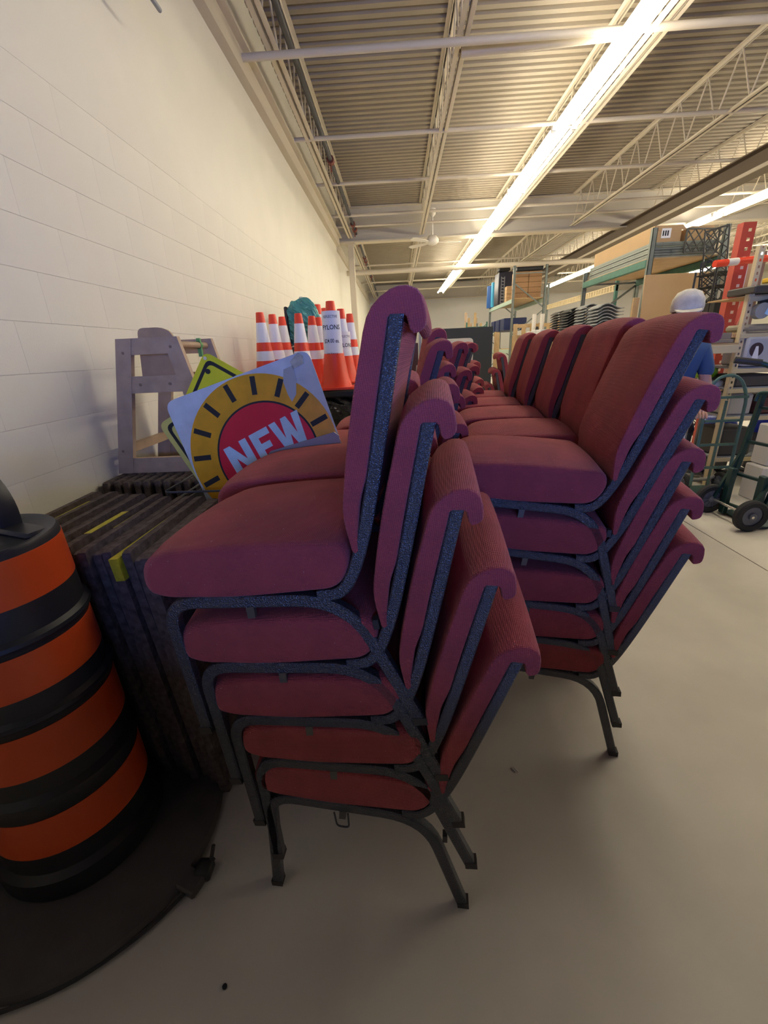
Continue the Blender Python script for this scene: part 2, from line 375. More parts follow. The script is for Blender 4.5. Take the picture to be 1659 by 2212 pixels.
# fabric back panel between the uprights
panel_o=[(.507,.52),(.5205,.515),(.60,.74),(.636,.83),(.622,.83),(.585,.74)]
panm=loft(panel_o,[.022,CW-.022],[0,0]).mesh('back_panel',FAB)
TW,TH=.025,.028
legm=[G().sweep(LEGP,TW,TH,y).mesh('side_frame',FRM,26) for y in (TW/2,CW-TW/2)]
upm=[G().sweep(UPP,TW-.003,.025,y).mesh('back_upright',FRM,26) for y in (TW/2,CW-TW/2)]
crossm=[G().bar((.07,TW,.366),(.07,CW-TW,.366),.03,.018).mesh('cross_rail',FRM),G().bar((.395,TW,.338),(.395,CW-TW,.338),.03,.018).mesh('cross_rail',FRM)]
bookm=G()
for z,x in ((.30,.49),):
    pass
rackg=G()
for k in range(5): rackg.rod((.14+.05*k,.03,.352-.004*k),(.14+.05*k,CW-.03,.352-.004*k),.003,5)
rackm=rackg.mesh('under_wires',FRM)
def footm(x,y):
    return G().prism([(x-.0155,0),(x+.0155,0),(x+.0145,.02),(x-.0165,.02)],lambda a,b,d:(a,y+d,b),-.0135,.0135)
glidem=[footm(x,y).mesh('foot_glide',RUB) for x in (.0,.535) for y in (TW/2,CW-TW/2)]
clipm=G().prism([(.210,.318),(.227,.318),(.231,.345),(.213,.345)],lambda a,b,d:(a,d,b),-.001,.010).mesh('link_clip',mat('dull_steel',(.14,.135,.13),.4,.6))
loopm=G().tube(rnd([(.200,-.004,.345),(.204,-.004,.295),(.236,-.004,.293),(.236,-.004,.345)],.012),.0025,6).mesh('link_loop',FRM,60)
spacm=G().box(.477,.489,.002,.02,.262,.285).mesh('stack_bumper',RUB)
def chair_proto():
    t=obj('stacking_chair',None); t.empty_display_size=.1
    obj('seat',seatm,t); obj('backrest',backm,t); obj('back_panel',panm,t)
    for m_ in legm: obj('side_frame',m_,t)
    for m_ in upm: obj('back_upright',m_,t)
    for m_ in crossm: obj('cross_rail',m_,t)
    for m_ in glidem: obj('foot_glide',m_,t)
    obj('link_clip',clipm,t); obj('under_wires',rackm,t); obj('stack_bumper',spacm,t)
    return t
proto=chair_proto(); first=[True]
PA=[(0,0,0),(.02,.124,.092),(-.013,.258,.131),(-.054,.411,.142),(-.103,.581,.143)]
PB=[(0,0,0),(-.007,.126,.027),(-.029,.266,.028),(-.063,.461,-.014),(-.081,.626,-.002)]
PC=[(0,0,0),(.0,.128,.05),(-.02,.27,.07),(-.055,.43,.075),(-.09,.595,.08)]
PD=[(0,0,0),(.0,.124,.02),(-.01,.258,.03),(-.04,.411,.04),(-.07,.575,.04)]
LV=['bottom','second from the bottom','middle','second from the top','topmost']
def stack(x,y,yaw,poses,desc,mirror=False,n=5):
    for k in range(n):
        du,dv,th=poses[k]
        c=proto if first[0] else clone(proto)
        if not first[0] : pass
        first[0]=False
        M=Matrix.Translation((x,y,0))@Matrix.Rotation(yaw,4,'Z')@Matrix.Translation((du,0,dv))@Matrix.Rotation(-th,4,'Y')
        c.matrix_world=M
        lv=LV[k] if n==5 else ['bottom','second from the bottom','third','topmost'][k]
        tag(c,'maroon chair, %s of the %s'%(lv,desc),'chair','maroon stacking chairs with hammered dark frames')
    return
stack(-.395,.774,-.094,PA,'nearest stack, front left')
# remaining stacks of the left row : first x of the near front foot
stack(-.43,1.285,-.05,PA,'second stack in the left row')
stack(-.35,1.80,-.03,PD,'third stack in the left row')
stack(-.19,2.33,0,PA,'fourth stack in the left row')
stack(-.12,2.88,0,PD,'fifth stack in the left row')
stack(.03,3.45,0,PD,'sixth stack in the left row')
stack(.2,4.35,0,PD,'seventh stack in the left row')
stack(.235,1.284,-.169,PB,'nearest stack in the right row')
stack(.41,1.80,-.15,PC,'second stack in the right row')
stack(.44,2.32,-.15,PC,'third stack in the right row')
stack(.46,2.84,-.15,PC,'fourth stack in the right row')
stack(.49,3.37,-.15,PC,'fifth stack in the right row')
stack(1.62,5.35,PI-.1,PA,'far stack leaning left before the black cabinet',n=4)
obj('link_loop',loopm,proto)
# ================================================================== DRUM
DC=(-1.05,.92)
t=thing('traffic_drum','tall black and orange banded traffic drum at the lower left','traffic drum',(DC[0],DC[1],0),R(-20))
part('body',G().lathe([(.215,.045),(.222,.06),(.222,.125),(.203,.14),(.201,.34),(.215,.385),(.213,.40),(.196,.415),(.193,.61),(.203,.63),(.201,.64),(.188,.65),(.184,.82),(.194,.835),(.192,.845),(.181,.855),(.176,1.055),(.17,1.066),(.15,1.062),(.13,1.05),(.05,1.048),(.001,1.048)],56,cap=False),BLK,t,smooth=35)
def drr(z):
    P=[(.14,.203),(.34,.201),(.415,.196),(.61,.193),(.65,.188),(.82,.184),(.855,.181),(1.055,.176)]
    for (a,ra),(b,rb) in zip(P,P[1:]):
        if a<=z<=b: return ra+(rb-ra)*(z-a)/(b-a)
    return .2
for a,b in ((.205,.335),(.47,.602),(.70,.812),(.93,1.045)):
    part('orange_band',G().lathe([(drr(a)-.002,a),(drr(a)+.0012,a),(drr(b)+.0012,b),(drr(b)-.002,b)],56,cap=False),ORG,t,smooth=35)
part('rubber_base',G().lathe([(.20,0),(.40,0),(.41,.012),(.40,.03),(.25,.05),(.20,.05)],56,cap=False).bbox(.38,.46,-.03,.03,.0,.03),mat('dusty_rubber',(.10,.092,.085),.8,bump=.3,bscale=60,var=.3,vscale=9),t,smooth=35)
part('handle',G().sweep(rnd([(-.02,1.04),(-.01,1.12),(-.06,1.20),(-.13,1.20),(-.17,1.12),(-.16,1.04)],.05,4),.05,.020,.095),BLK,t,smooth=40)
part('lid_rib',G().bbox(-.10,.11,.06,.125,1.045,1.062,.008),BLK,t,smooth=40)
solid('floor_cord',G().tube(rnd([(-.60,.83,.03),(-.64,.77,.012),(-.72,.66,.012),(-.86,.55,.012),(-1.1,.47,.012),(-1.3,.5,.012)],.08),.006,6).bbox(-.645,-.60,.78,.83,0,.035).rod((-.61,.82,.02),(-.60,.84,.07),.006,6),RUB,'dark cord with a plug lying around the base of the traffic drum','cord',smooth=50)
# ================================================================== RUBBER MATS
MATM=mat('rubber_mat',(.16,.125,.112),.9,bump=1.0,bscale=90,var=.6,vscale=38,col2=(.05,.036,.032))
YEL=mat('yellow_paint',(.70,.62,.03),.6,var=.3,vscale=60)
def mat_mesh(L,hh,th=.026):
    p=rnd([(0,0),(L,0),(L,hh),(0,hh)],.018,2,True)
    return G().prism(p,lambda a,b,d:(d,a,b),-th/2,th/2)
mm=[mat_mesh(.53,.94).mesh('rubber_mat',MATM,30),mat_mesh(.56,.925).mesh('rubber_mat',MATM,30)]
NM=18
ordn='first second third fourth fifth sixth seventh eighth ninth tenth eleventh twelfth thirteenth fourteenth fifteenth sixteenth seventeenth eighteenth'.split()
for i in range(NM):
    x=-.655-.0365*i; o=obj('rubber_mat',mm[i%2]); o.location=(x,1.05+.012*(i%3)+.0085*i,0.0); o.rotation_euler=(0,R(-4.2+.35*math.sin(i*2.1)),R(0+1.2*math.sin(i*1.3)))
    tag(o,'brown black rubber mat in the near pile, %s from the chairs'%ordn[i],'mat','rubber mats standing on edge in the near pile')
    if i in (3,7,8,15,17):
        a,b={3:(.02,.36),7:(.2,.5),8:(.1,.3),15:(.05,.45),17:(.0,.3)}[i]; hh=.94 if i%2==0 else .925
        part('yellow_paint',G().box(-.0125,.0125,a,b,hh-.002,hh+.0012),YEL,o,'yellow painted strip')
        if i==3: part('yellow_paint',G().box(-.0135,.0135,-.0012,.02,hh-.07,hh+.001),YEL,o,'yellow painted strip')
m3=mat_mesh(.55,.888,.03).mesh('rubber_mat',MATM,30)
for i in range(11):
    o=obj('rubber_mat',m3); o.location=(-.95-.052*i,2.02+.012*(i%2),0); o.rotation_euler=(0,R(-1.2),0)
    tag(o,'dark rubber mat in the far pile under the high chair, %s from the right'%ordn[i],'mat','rubber mats standing on edge in the far pile')
# ================================================================== HIGH CHAIR
zc=.893
t=thing('high_chair','unfinished wooden high chair standing on the far rubber mats by the wall','high chair',(-1.512,2.18,zc))
for s_,y in ((0,0.0),(1,.40)):
    P=lambda pl,nm,d=0: part(nm,G().prism(pl,lambda a,b,d_:(a,d_,b),y+d,y+.03-d),WOODG,t)
    P([(0,0),(.08,0),(.235,.665),(.158,.665)],'side_post'); P([(.385,.665),(.46,.665),(.60,.0),(.52,.0)],'slanted_leg')
    P([(.218,.59),(.40,.59),(.385,.665),(.235,.665)],'top_rail',.003); P([(.175,.41),(.44,.41),(.422,.49),(.194,.49)],'mid_rail',.003); P([(.08,.0),(.52,.0),(.505,.08),(.10,.08)],'bottom_rail',.003)
    for x,z in ((.18,.60),(.055,.12),(.42,.62),(.23,.45),(.38,.45)): part('screw_plug',G().tube([(x,y-.001,z),(x,y+.004,z)],.007,10),mat('plug_dark',(.25,.17,.11),.6),t)
part('backrest',G().prism(rnd([(.0,-.13),(.24,-.13),(.20,.10),(.15,.125),(.03,.125)],.03,4,True),lambda a,b,d:(a+.19,d,b+.59),.10,.115),WOOD,t,'pale yellow wooden back board')
part('crossbar',G().rod((.425,.03,.63),(.425,.40,.63),.017,10),WOOD,t,smooth=60)
part('ribbon',G().tube([(.425,.3,.63),(.425,.325,.63)],.02,10).box(.42,.44,.30,.315,.57,.665),mat('green_ribbon',(.15,.4,.12),.6),t,'green ribbon tied on the bar')
part('foot_rail',G().bar((.08,.03,.13),(.08,.40,.13),.03,.045),WOOD,t)
part('foot_rail',G().bar((.52,.03,.2),(.52,.40,.2),.03,.045),WOOD,t)
part('seat_board',G().bbox(.2,.42,.03,.40,.41,.425,.003),WOOD,t)
# ================================================================== SIGNS
lean=R(8); SP=Vector((0,1.78,.9))
t=thing('new_sign','square road sign reading NEW in a red circle with an orange ring','sign',(0,1.78,.9),rot=(-lean,0,0))
SIL=mat('silver_sheeting',(.74,.82,.84),.32,bump=.25,bscale=30,var=.28,vscale=9)
ORY=mat('amber_sheeting',(.95,.46,.01),.38,var=.22,vscale=14)
REDS=mat('red_sheeting',(.85,.01,.045),.35,var=.12,vscale=10)
BLS=mat('pale_blue_letters',(.62,.84,.90),.35,var=.15,vscale=25)
ca,sa=math.cos(R(16.8)),math.sin(R(16.8)); SC=(-.583,.168)
sq=[(SC[0]+x*ca-y*sa,SC[1]+x*sa+y*ca) for x,y in rrect(.655,.655,.045)]
F=lambda a,b,d:(a,-d,b)
part('plate',G().prism(sq,F,0,.004),SIL,t)
def circ(cx,cy,r,n=64,a0=0,a1=2*PI): return [(cx+r*math.cos(a0+(a1-a0)*k/n),cy+r*math.sin(a0+(a1-a0)*k/n)) for k in range(n if a1-a0>6.2 else n+1)]
OC=(-.583,.168)
part('amber_disc',G().prism(circ(*OC,.322),F,.004,.005),ORY,t)
RC=(-.566,.158)
part('black_ring',G().prism(circ(*RC,.222),F,.005,.0056),INK,t)
part('red_disc',G().prism(circ(*RC,.214),F,.0056,.0062),REDS,t)
for k in range(16):
    a=R(4+22.5*k); r0,r1,wd=.237,.312,.011; c,s=math.cos(a),math.sin(a)
    part('ray',G().prism([(OC[0]+r*c-q*s,OC[1]+r*s+q*c) for r,q in ((r0,-wd),(r1,-wd),(r1,wd),(r0,wd))],F,.005,.0058),INK,t)
# letters, drawn in the rotated frame of the sign
def LT(poly,ox): return [(-.702+.93*((ox+x)*math.cos(R(25))-(y)*math.sin(R(25))), .056+.93*((ox+x)*math.sin(R(25))+(y)*math.cos(R(25)))) for x,y in poly]
lw=.036
Np=[(0,0),(lw,0),(lw,.085),(.085-.004,.0),(.118,0),(.118,.15),(.118-lw,.15),(.118-lw,.062),(.034,.15),(0,.15)]
Ep=[(0,0),(.092,0),(.092,.032),(.036,.032),(.036,.06),(.08,.06),(.08,.09),(.036,.09),(.036,.118),(.095,.118),(.095,.15),(0,.15)]
Wp=[(.025,0),(.058,0),(.075,.07),(.092,0),(.125,0),(.152,.15),(.118,.15),(.106,.06),(.09,.15),(.062,.15),(.046,.06),(.034,.15),(0,.15)]
for nm,p,ox in (('letter_n',Np,0),('letter_e',Ep,.137),('letter_w',Wp,.243)):
    part(nm,G().prism(LT(p,ox),F,.0062,.007),BLS,t)
part('torn_patch',G().prism([(-.47,.50),(-.43,.515),(-.42,.46),(-.425,.40),(-.445,.37),(-.46,.40),(-.475,.45)],F,.006,.0066),mat('bare_metal',(.45,.45,.43),.4,.6),t,'bare grey torn patch')
part('corner_tape',G().prism([(-.44,.53),(-.405,.565),(-.385,.55),(-.385,.52),(-.43,.50)],F,.006,.0066),mat('dirty_tape',(.62,.62,.52),.5,var=.3,vscale=60),t,'dirty tape on the corner')
# plain yellow signs behind
YS=mat('yellow_sheeting',(.85,.80,.02),.35,var=.1,vscale=10); YS2=mat('pale_yellow_sheeting',(.82,.72,.18),.4,var=.12,vscale=14)
def diamond(name,label,corner,ang,y,m,lean_,size=.6):
    t=thing(name,label,'sign',(corner[0],y,corner[1]),rot=(-lean_,0,0))
    c,s=math.cos(ang),math.sin(ang)
    def tr(p): return [(x*c-z*s,x*s+z*c) for x,z in p]
    base=[(x+size/2,z-size/2) for x,z in rrect(size,size,.035)]
    part('plate',G().prism(tr(base),F,0,.004),m,t)
    o=[(x+size/2,z-size/2) for x,z in rrect(size-.045,size-.045,.03,4)]; i=[(x+size/2,z-size/2) for x,z in rrect(size-.075,size-.075,.025,4)]
    O=tr(o);I=tr(i);n=len(O); g=G(); g.add([F(a,b,.0045) for a,b in O]+[F(a,b,.0045) for a,b in I],[(k,(k+1)%n,n+(k+1)%n,n+k) for k in range(n)])
    part('black_border',g,INK,t); return t
d1=diamond('warning_sign','bright yellow warning sign with a black border, its corner rising behind the NEW sign',(-.838,1.482),R(-31),1.97,YS,R(8),.40)
part('bolt_head',G().prism(circ(.005,-.085,.011,12),F,.004,.008),INK,d1)
part('bolt_head',G().prism(circ(.0,-.03,.008,12),F,.004,.008),CHR,d1)
diamond('warning_sign','pale yellow sign with a black border low at the left of the NEW sign',(-1.075,1.185),R(27),1.90,YS2,R(3),.46)
solid('sign_blank',G().prism([(-.565,.62),(-.565,1.055),(-.545,1.075),(-.27,1.145),(-.25,1.13),(-.25,.62)],XZ,1.765,1.769),mat('grey_blank',(.36,.37,.37),.4,.5),'bare grey metal sign blank in front of the lower edge of the NEW sign','sign')
t=thing('wire_crate','black open crate holding the road signs','crate',(-.7,1.85,0))
part('bin',G().box(-.28,-.27,-.14,.2,0,.86).box(.45,.46,-.14,.2,0,.86).box(-.28,.46,-.14,-.13,0,.86).box(-.28,.46,.19,.2,0,.86).box(-.28,.46,-.14,.2,0,.02),BLK,t)
for z in (.87,.93): part('rim_wire',G().tube(rnd([(-.30,-.16,z),(.47,-.16,z),(.47,.22,z),(-.30,.22,z)],.03,4,True),.005,6,True),FRM,t,smooth=60)
for x in (-.29,.1,.46): part('upright_wire',G().rod((x,-.15,.84),(x,-.15,.94),.004,6),FRM,t)
# ================================================================== PYLONS
conem=G().lathe([(.145,.012),(.140,.03),(.118,.10),(.098,.22),(.075,.38),(.055,.54),(.040,.68),(.036,.712),(.032,.714),(.031,.70)],32,cap=False).mesh('cone_body',CONE,40)
cbase=G().prism(rrect(.33,.33,.04),XY,0,.018).mesh('cone_base',CONE)
def collar(z0,z1,rf=lambda z:.145-.155*z if z>1 else None):
    def rr(z):
        P=[(.03,.140),(.10,.118),(.22,.098),(.38,.075),(.54,.055),(.68,.040)]
        for (a,ra),(b,rb) in zip(P,P[1:]):
            if a<=z<=b: return ra+(rb-ra)*(z-a)/(b-a)
    g=G(); n=6; g.lathe([(rr(z0+(z1-z0)*k/n)+.0018,z0+(z1-z0)*k/n) for k in range(n+1)],32,cap=False); return g.mesh('white_collar',REFW,40)
ck=[collar(.27,.36),collar(.44,.62)]
def pylon(x,y,z,label,s=1.0,low=True):
    t=thing('traffic_cone',label,'traffic cone',(x,y,z),random.random(),'orange traffic cones with white collars'); t.scale=(s,s,s)
    obj('cone_body',conem,t); obj('cone_base',cbase,t)
    if low: obj('white_collar',ck[0],t)
    obj('white_collar',ck[1],t); return t
CZ=1.15
pylon(-1.27,4.35,CZ,'orange traffic cone at the left end of the back row, nearest the wall',.96)
pylon(-1.27,4.78,CZ,'orange traffic cone, second from the left in the back row',.98)
pylon(-1.30,5.3,CZ,'orange traffic cone, third from the left and smaller looking')
pylon(-.90,4.3,CZ,'orange traffic cone in front of the teal bag',.92)
pylon(-.86,4.75,CZ,'orange traffic cone right behind the one before the teal bag',.93)
pylon(-.86,5.15,CZ,'orange traffic cone, third in the line before the teal bag',.95)
fr=pylon(-.555,4.0,CZ,'orange traffic cone wearing the price sheet, nearest the chairs',low=False)
f2=pylon(-.555,4.72,CZ,'orange traffic cone with a second price sheet, right behind the front one')
pylon(-.53,5.35,CZ,'orange traffic cone, farthest right behind the priced cones')
for x,y,z,lab in ((-1.02,6.1,1.33,'tall orange cone top rising behind the teal bag, left one'),(-1.0,6.6,1.33,'tall orange cone top behind the teal bag, right one')):
    pylon(x,y,CZ,lab,1.26,low=False)
# dark tipped tube delineator
t=thing('tube_delineator','white tube marker with red top and black tip behind the third cone','marker',(-1.33,6.0,CZ))
part('tube',G().tube([(0,0,0),(0,0,.62)],.06,16,r2=.045),WHT,t,smooth=50); part('red_band',G().tube([(0,0,.45),(0,0,.60)],.053,16,r2=.048),REDP,t,smooth=50); part('tip',G().tube([(0,0,.6),(0,0,.72)],.03,10,r2=.01),BLK,t)
def text_part(parent,s,size,pos,depth=.0006,bend=None,rot=0,name='lettering',m=INK,bold=0,xs=1):
    cu=bpy.data.curves.new('t','FONT'); cu.body=s; cu.size=size; cu.align_x='CENTER'; cu.resolution_u=2; cu.offset=bold
    to=bpy.data.objects.new('t',cu); COL.objects.link(to); dg=bpy.context.evaluated_depsgraph_get(); dg.update()
    me=bpy.data.meshes.new_from_object(to.evaluated_get(dg)); bpy.data.objects.remove(to)
    for v in me.vertices:
        x,z=v.co.x*xs+pos[0],v.co.y+pos[1]
        if bend: a=x/bend(z)+rot; r=bend(z)+.0012; v.co=Vector((r*math.sin(a),-r*math.cos(a),z))
        else: v.co=Vector((x,-depth,z))
    me.name=name; me.materials.clear(); me.materials.append(m); return obj(name,me,parent)
def sheet(loc,sc,price,label,rot):
    t=thing('price_sheet',label,'sheet',loc); bend=lambda z:.088-.02*z
    g=G(); n=14; a0,a1=-1.35,1.35; vs_=[]
    for z in (0,.40):
        for k in range(n+1): a=a0+(a1-a0)*k/n+rot; r=bend(z); vs_.append((r*math.sin(a),-r*math.cos(a),z))
    g.add(vs_,[(k,k+1,n+2+k,n+1+k) for k in range(n)]); part('paper',g,PAPER,t,smooth=60)
    text_part(t,'REFLECTIVE',.031,(0,.345),bend=bend,rot=rot,xs=.8); text_part(t,'PYLONS',.052,(0,.255),bend=bend,rot=rot,bold=.0006,xs=.88)
    text_part(t,'$24.00 ea.',.045,(.0,.15),bend=bend,rot=rot,bold=.0005,xs=.75); text_part(t,'Great Western Ltd.',.016,(0,.06),bend=bend,rot=rot,xs=.75); return t
sheet((-.555,4.0,CZ+.235),1,'','white price sheet wrapped on the front cone, fully readable',.0)
sheet((-.555,4.72,CZ+.10),1,'','white price sheet on the second cone, half hidden by the front one',.45)
# film-wrapped load carrying the cones
t=thing('wrapped_pallet_load','black film wrapped pallet load with a dark top, carrying the cones','pallet',(-.86,5.1,0))
WR=mat('black_film',(.07,.065,.06),.22,bump=1.0,bscale=4.5,kind='crease',var=.6,vscale=20,col2=(.02,.02,.02))
bm=bmesh.new(); bmesh.ops.create_grid(bm,x_segments=2,y_segments=2,size=1); bm.free()
part('wrapped_load',G().bbox(-.62,.60,-1.25,1.6,.12,1.08,.06),WR,t,smooth=30)
part('top_board',G().bbox(-.63,.62,-1.27,1.62,1.085,1.148,.012),BLK,t)
for x in (-.55,-.02,.5): part('skid',G().box(x,x+.08,-1.2,1.5,0,.12),PLY,t)
part('rail',G().rod((-.6,-1.30,.80),(.6,-1.30,.80),.018,8),mat('pale_rail',(.55,.60,.50),.4),t,'pale green rail',smooth=60)
# teal bag on the load
bmm=bmesh.new(); bmesh.ops.create_icosphere(bmm,subdivisions=4,radius=1)
for v in bmm.verts:
    p=v.co; sx,sy,sz=.19,.09,.26; q=Vector((math.copysign(abs(p.x)**.6,p.x)*sx,math.copysign(abs(p.y)**.7,p.y)*sy,math.copysign(abs(p.z)**.75,p.z)*sz))
    q+=p*.014*(math.sin(p.x*9+p.z*7)+math.sin(p.z*13-p.y*11+p.x*4)); v.co=q
me=bpy.data.meshes.new('bag'); bmm.to_mesh(me); bmm.free(); me.materials.append(mat('teal_film',(.10,.42,.42),.2,bump=.8,bscale=10,kind='crease',var=.35,vscale=12)); me.polygons.foreach_set('use_smooth',[True]*len(me.polygons))
t=thing('plastic_bag','teal plastic bag with dark print standing behind the cones by the wall','bag',(-1.11,5.6,1.80)); obj('bag',me,t)
part('black_strip',G().bbox(-.215,-.175,-.06,.06,-.25,.19,.01),BLK,t,'black printed edge strip')
part('tied_top',G().tube([(0,0,.22),(-.01,0,.29)],.05,8,r2=.02),mat('clear_film',(.5,.58,.55),.2),t)
part('carton',G().bbox(-.2,.2,-.14,.14,-.62,-.26,.006),mat('dark_carton',(.06,.06,.06),.6),t)
# ================================================================== RIGHT SIDE RACKS
def rack_frame(parent,x,y,w,h,m,m2):
    for s in (0,w):
        part('post',G().box(x+s-.035,x+s+.035,y-.03,y-.022,0,h).box(x+s-.035,x+s-.028,y-.03,y+.03,0,h).box(x+s+.028,x+s+.035,y-.03,y+.03,0,h),m if s==0 else m2,parent)
    z=.15; k=0
    while z<h-.5:
        a,b=((x,y,z),(x+w,y,z+.75)) if k%2==0 else ((x+w,y,z),(x,y,z+.75)); part('brace',G().bar(a,b,.035,.025,up=(0,1,0)),m2,parent); z+=.8; k+=1
    part('brace',G().bar((x,y,h-.22),(x+w,y,h-.22),.03,.03),m2,parent)
t=thing('pallet_rack','near green pallet rack behind the right row of chairs','rack',(3.86,7.5,0))
rack_frame(t,0,0,1.05,2.98,GALV,GALV); rack_frame(t,0,2.4,1.05,2.75,GALV,GALV)
for z in (.55,1.55,2.47):
    for x in (0,1.05): part('beam',G().bbox(x-.045,x+.02,.03,2.37,z,z+.11,.008),GREEN,t,'green beam')
    part('shelf_board',G().box(0,1.05,.03,2.37,z+.112,z+.13),PLY,t)
t=thing('pallet_rack','far grey pallet rack with teal beams near the back wall','rack',(3.78,15.4,0))
rack_frame(t,0,0,1.0,3.78,GALV,GALV); rack_frame(t,0,3.6,1.0,3.3,GALV,GALV)
TB=mat('pale_teal_beam',(.38,.50,.42),.5)
for z in (1.2,2.72):
    for x in (0,1.0): part('beam',G().bbox(x-.045,x+.02,.03,3.57,z,z+.12,.008),TB,t,'pale teal beam')
    part('shelf_board',G().box(0,1.0,.03,3.57,z+.122,z+.14),PLY,t)
t=thing('pallet_rack','low far rack with pale teal beams beyond the black cabinet','rack',(3.5,20.3,0))
rack_frame(t,0,0,1.0,2.4,GALV,GALV); rack_frame(t,0,3.0,1.0,2.6,GREEN,GREEN)
for z in (1.0,1.95):
    for x in (0,1.0): part('beam',G().bbox(x-.045,x+.02,.03,2.97,z,z+.12,.008),TB,t)
t=thing('rack_rail','long cream perforated rack beam between the near and far racks','beam',(4.75,10.4,2.45))
g=G().box(-.02,.02,0,4.6,0,.02).box(-.02,.02,0,4.6,.11,.13)
k=0.0
while k<4.6: g.box(-.02,.02,k,k+.06,.02,.11); k+=.14
part('rail',g,CREAMR,t); part('post',G().box(-.03,.03,4.55,4.61,-2.45,.75),GALV,t); part('post',G().box(-.03,.03,.0,.06,-2.45,.4),GREEN,t)
# things on / in the near rack
t=thing('long_carton','long open cardboard carton with a white shipping label on the near rack','carton',(3.98,7.75,2.83))
part('box',G().bbox(0,.42,0,2.1,0,.23,.004),CARD,t); part('flap',G().prism([(0,.23),(.42,.23),(.50,.16),(.08,.16)],XZ,-.004,0),CARD,t)
part('shipping_label',G().box(.12,.26,-.006,-.001,.06,.19),PAPER,t,'white shipping label')
for k in range(3): part('label_print',G().box(.135+.035*k,.155+.035*k,-.008,-.006,.09,.16),INK,t)
t=solid('carton',G().bbox(4.5,4.85,7.7,8.1,2.83,3.02,.004),CARD,'small cardboard carton right of the long one on the near rack','carton')
GM=mat('grate_grey',(.28,.31,.28),.5,.3); 
gr=G()
for k in range(14): gr.box(.0,.95,.16*k,.16*k+.03,0,.03)
for k in range(7): gr.box(.15*k,.15*k+.03,0,2.2,0,.03)
grm=gr.mesh('deck_grate',GM)
for k in range(6):
    o=obj('deck_grate',grm,loc=(3.9+.01*(k%2),7.62,2.605+.036*k)); tag(o,'grey green grate panel on the near rack, %s from the bottom of the pile'%ordn[k],'grate','grate panels piled on the near rack')
LB=mat('black_wire',(.012,.012,.014),.45)
def lattice(w,h,n,fw=.012):
    g=G().bar((0,0,0),(0,0,h),fw*1.6).bar((w,0,0),(w,0,h),fw*1.6).bar((0,0,0),(w,0,0),fw*1.6).bar((0,0,h),(w,0,h),fw*1.6)
    st=w/n; m=int(round(h/st)); 
    for i in range(n):
        for j in range(m): 
            x,z=i*st,j*h/m; g.bar((x,0,z),(x+st,0,z+h/m),fw); g.bar((x+st,0,z),(x,0,z+h/m),fw)
    return g
t=thing('lattice_panel','tall narrow black wire lattice standing at the right end of the near rack','panel',(4.62,6.9,0.0),rot=(0,R(-7),R(-50))); part('lattice',lattice(.28,2.85,2),LB,t)
t=thing('lattice_panel','shorter black wire lattice just left of the tall one','panel',(4.60,7.05,0.0),rot=(0,R(-5),R(-25))); part('lattice',lattice(.2,2.45,2),LB,t)
t=thing('lattice_panel','black wire lattice lying upright on top of the near rack','panel',(4.25,7.35,2.62),R(12)); part('lattice',lattice(.55,.3,4),LB,t)
for k in range(4):
    pass
t=thing('cardboard_sheet','large plain tan cardboard sheet standing at the end of the near rack','cardboard',(3.74,7.28,1.66)); part('sheet',G().bbox(0,.93,0,.02,0,.69,.003),CARD,t,rot=(R(-4),R(0),R(0)))
part('support_box',G().bbox(0.02,.93,.03,.16,-1.64,0,.004),CARD,t)
solid('pine_plank',G().bbox(3.63,3.72,7.35,7.39,0,2.05,.003),PLY,'upright pine plank standing left of the cardboard sheet','plank')
# stacked grey plastic chair shells
def shell(w,d):
    g=G(); n=8; vs_=[]
    for z in (0,.012):
        for i in range(n+1):
            u=i/n; 
            for y in (0,d): vs_.append((u*w,y,z+.05*math.sin(u*PI*1.6)+.03*u))
    k=2*(n+1); fs=[]
    for i in range(n): 
        a=2*i; fs+=[(a,a+1,a+3,a+2),(k+a,k+a+2,k+a+3,k+a+1),(a,a+2,k+a+2,k+a),(a+1,k+a+1,k+a+3,a+3)]
    fs+=[(0,k,k+1,1),(2*n,2*n+1,k+2*n+1,k+2*n)]; return g.add(vs_,fs)
for si,(x,y,n_,wd,m,nm) in enumerate(((3.36,9.9,9,.4,mat('dark_shell',(.05,.05,.055),.4),'dark, farthest left'),(3.36,9.25,9,.4,mat('dark_shell',(.05,.05,.055)),'dark, second from the left'),(3.35,8.5,9,.42,mat('grey_shell',(.30,.31,.32),.35),'grey, third from the left'),(3.33,7.85,8,.42,mat('grey_shell',(.3,.3,.3)),'grey, nearest the pine plank'))):
    sm=shell(wd,.42).mesh('chair_shell',m,50)
    for k in range(n_):
        o=obj('chair_shell',sm,loc=(x,y,1.61+.05*k)); tag(o,'plastic chair shell, %s pile, %s from the bottom'%(nm,ordn[k]),'chair','plastic chair shells piled on the bench')
solid('work_bench',G().bbox(3.15,3.78,7.5,12.2,1.52,1.60,.01).box(3.2,3.27,7.55,7.62,0,1.53).box(3.2,3.27,12.05,12.12,0,1.53).box(3.7,3.77,12.05,12.12,0,1.53),LGREY,'long light grey bench carrying the stacked plastic shells','bench')
for i,(y,z,hh) in enumerate(((10.4,1.60,.15),(10.8,1.60,.16),(11.2,1.60,.14))):
    solid('grey_crate',G().bbox(3.2,3.5,y,y+.33,z,z+hh,.01),LGREY,'small light grey crate on the bench, %s from the stacked shells'%ordn[i],'crate','grey crates on the bench')
solid('carton',G().bbox(4.0,4.55,10.7,11.3,0,2.08,.004),CARD,'tall cardboard carton standing left of the near rack','carton')
solid('carton',G().bbox(4.0,4.6,11.5,12.1,0,1.98,.004),CARD,'brown cardboard carton behind the white tubes on the bench','carton')
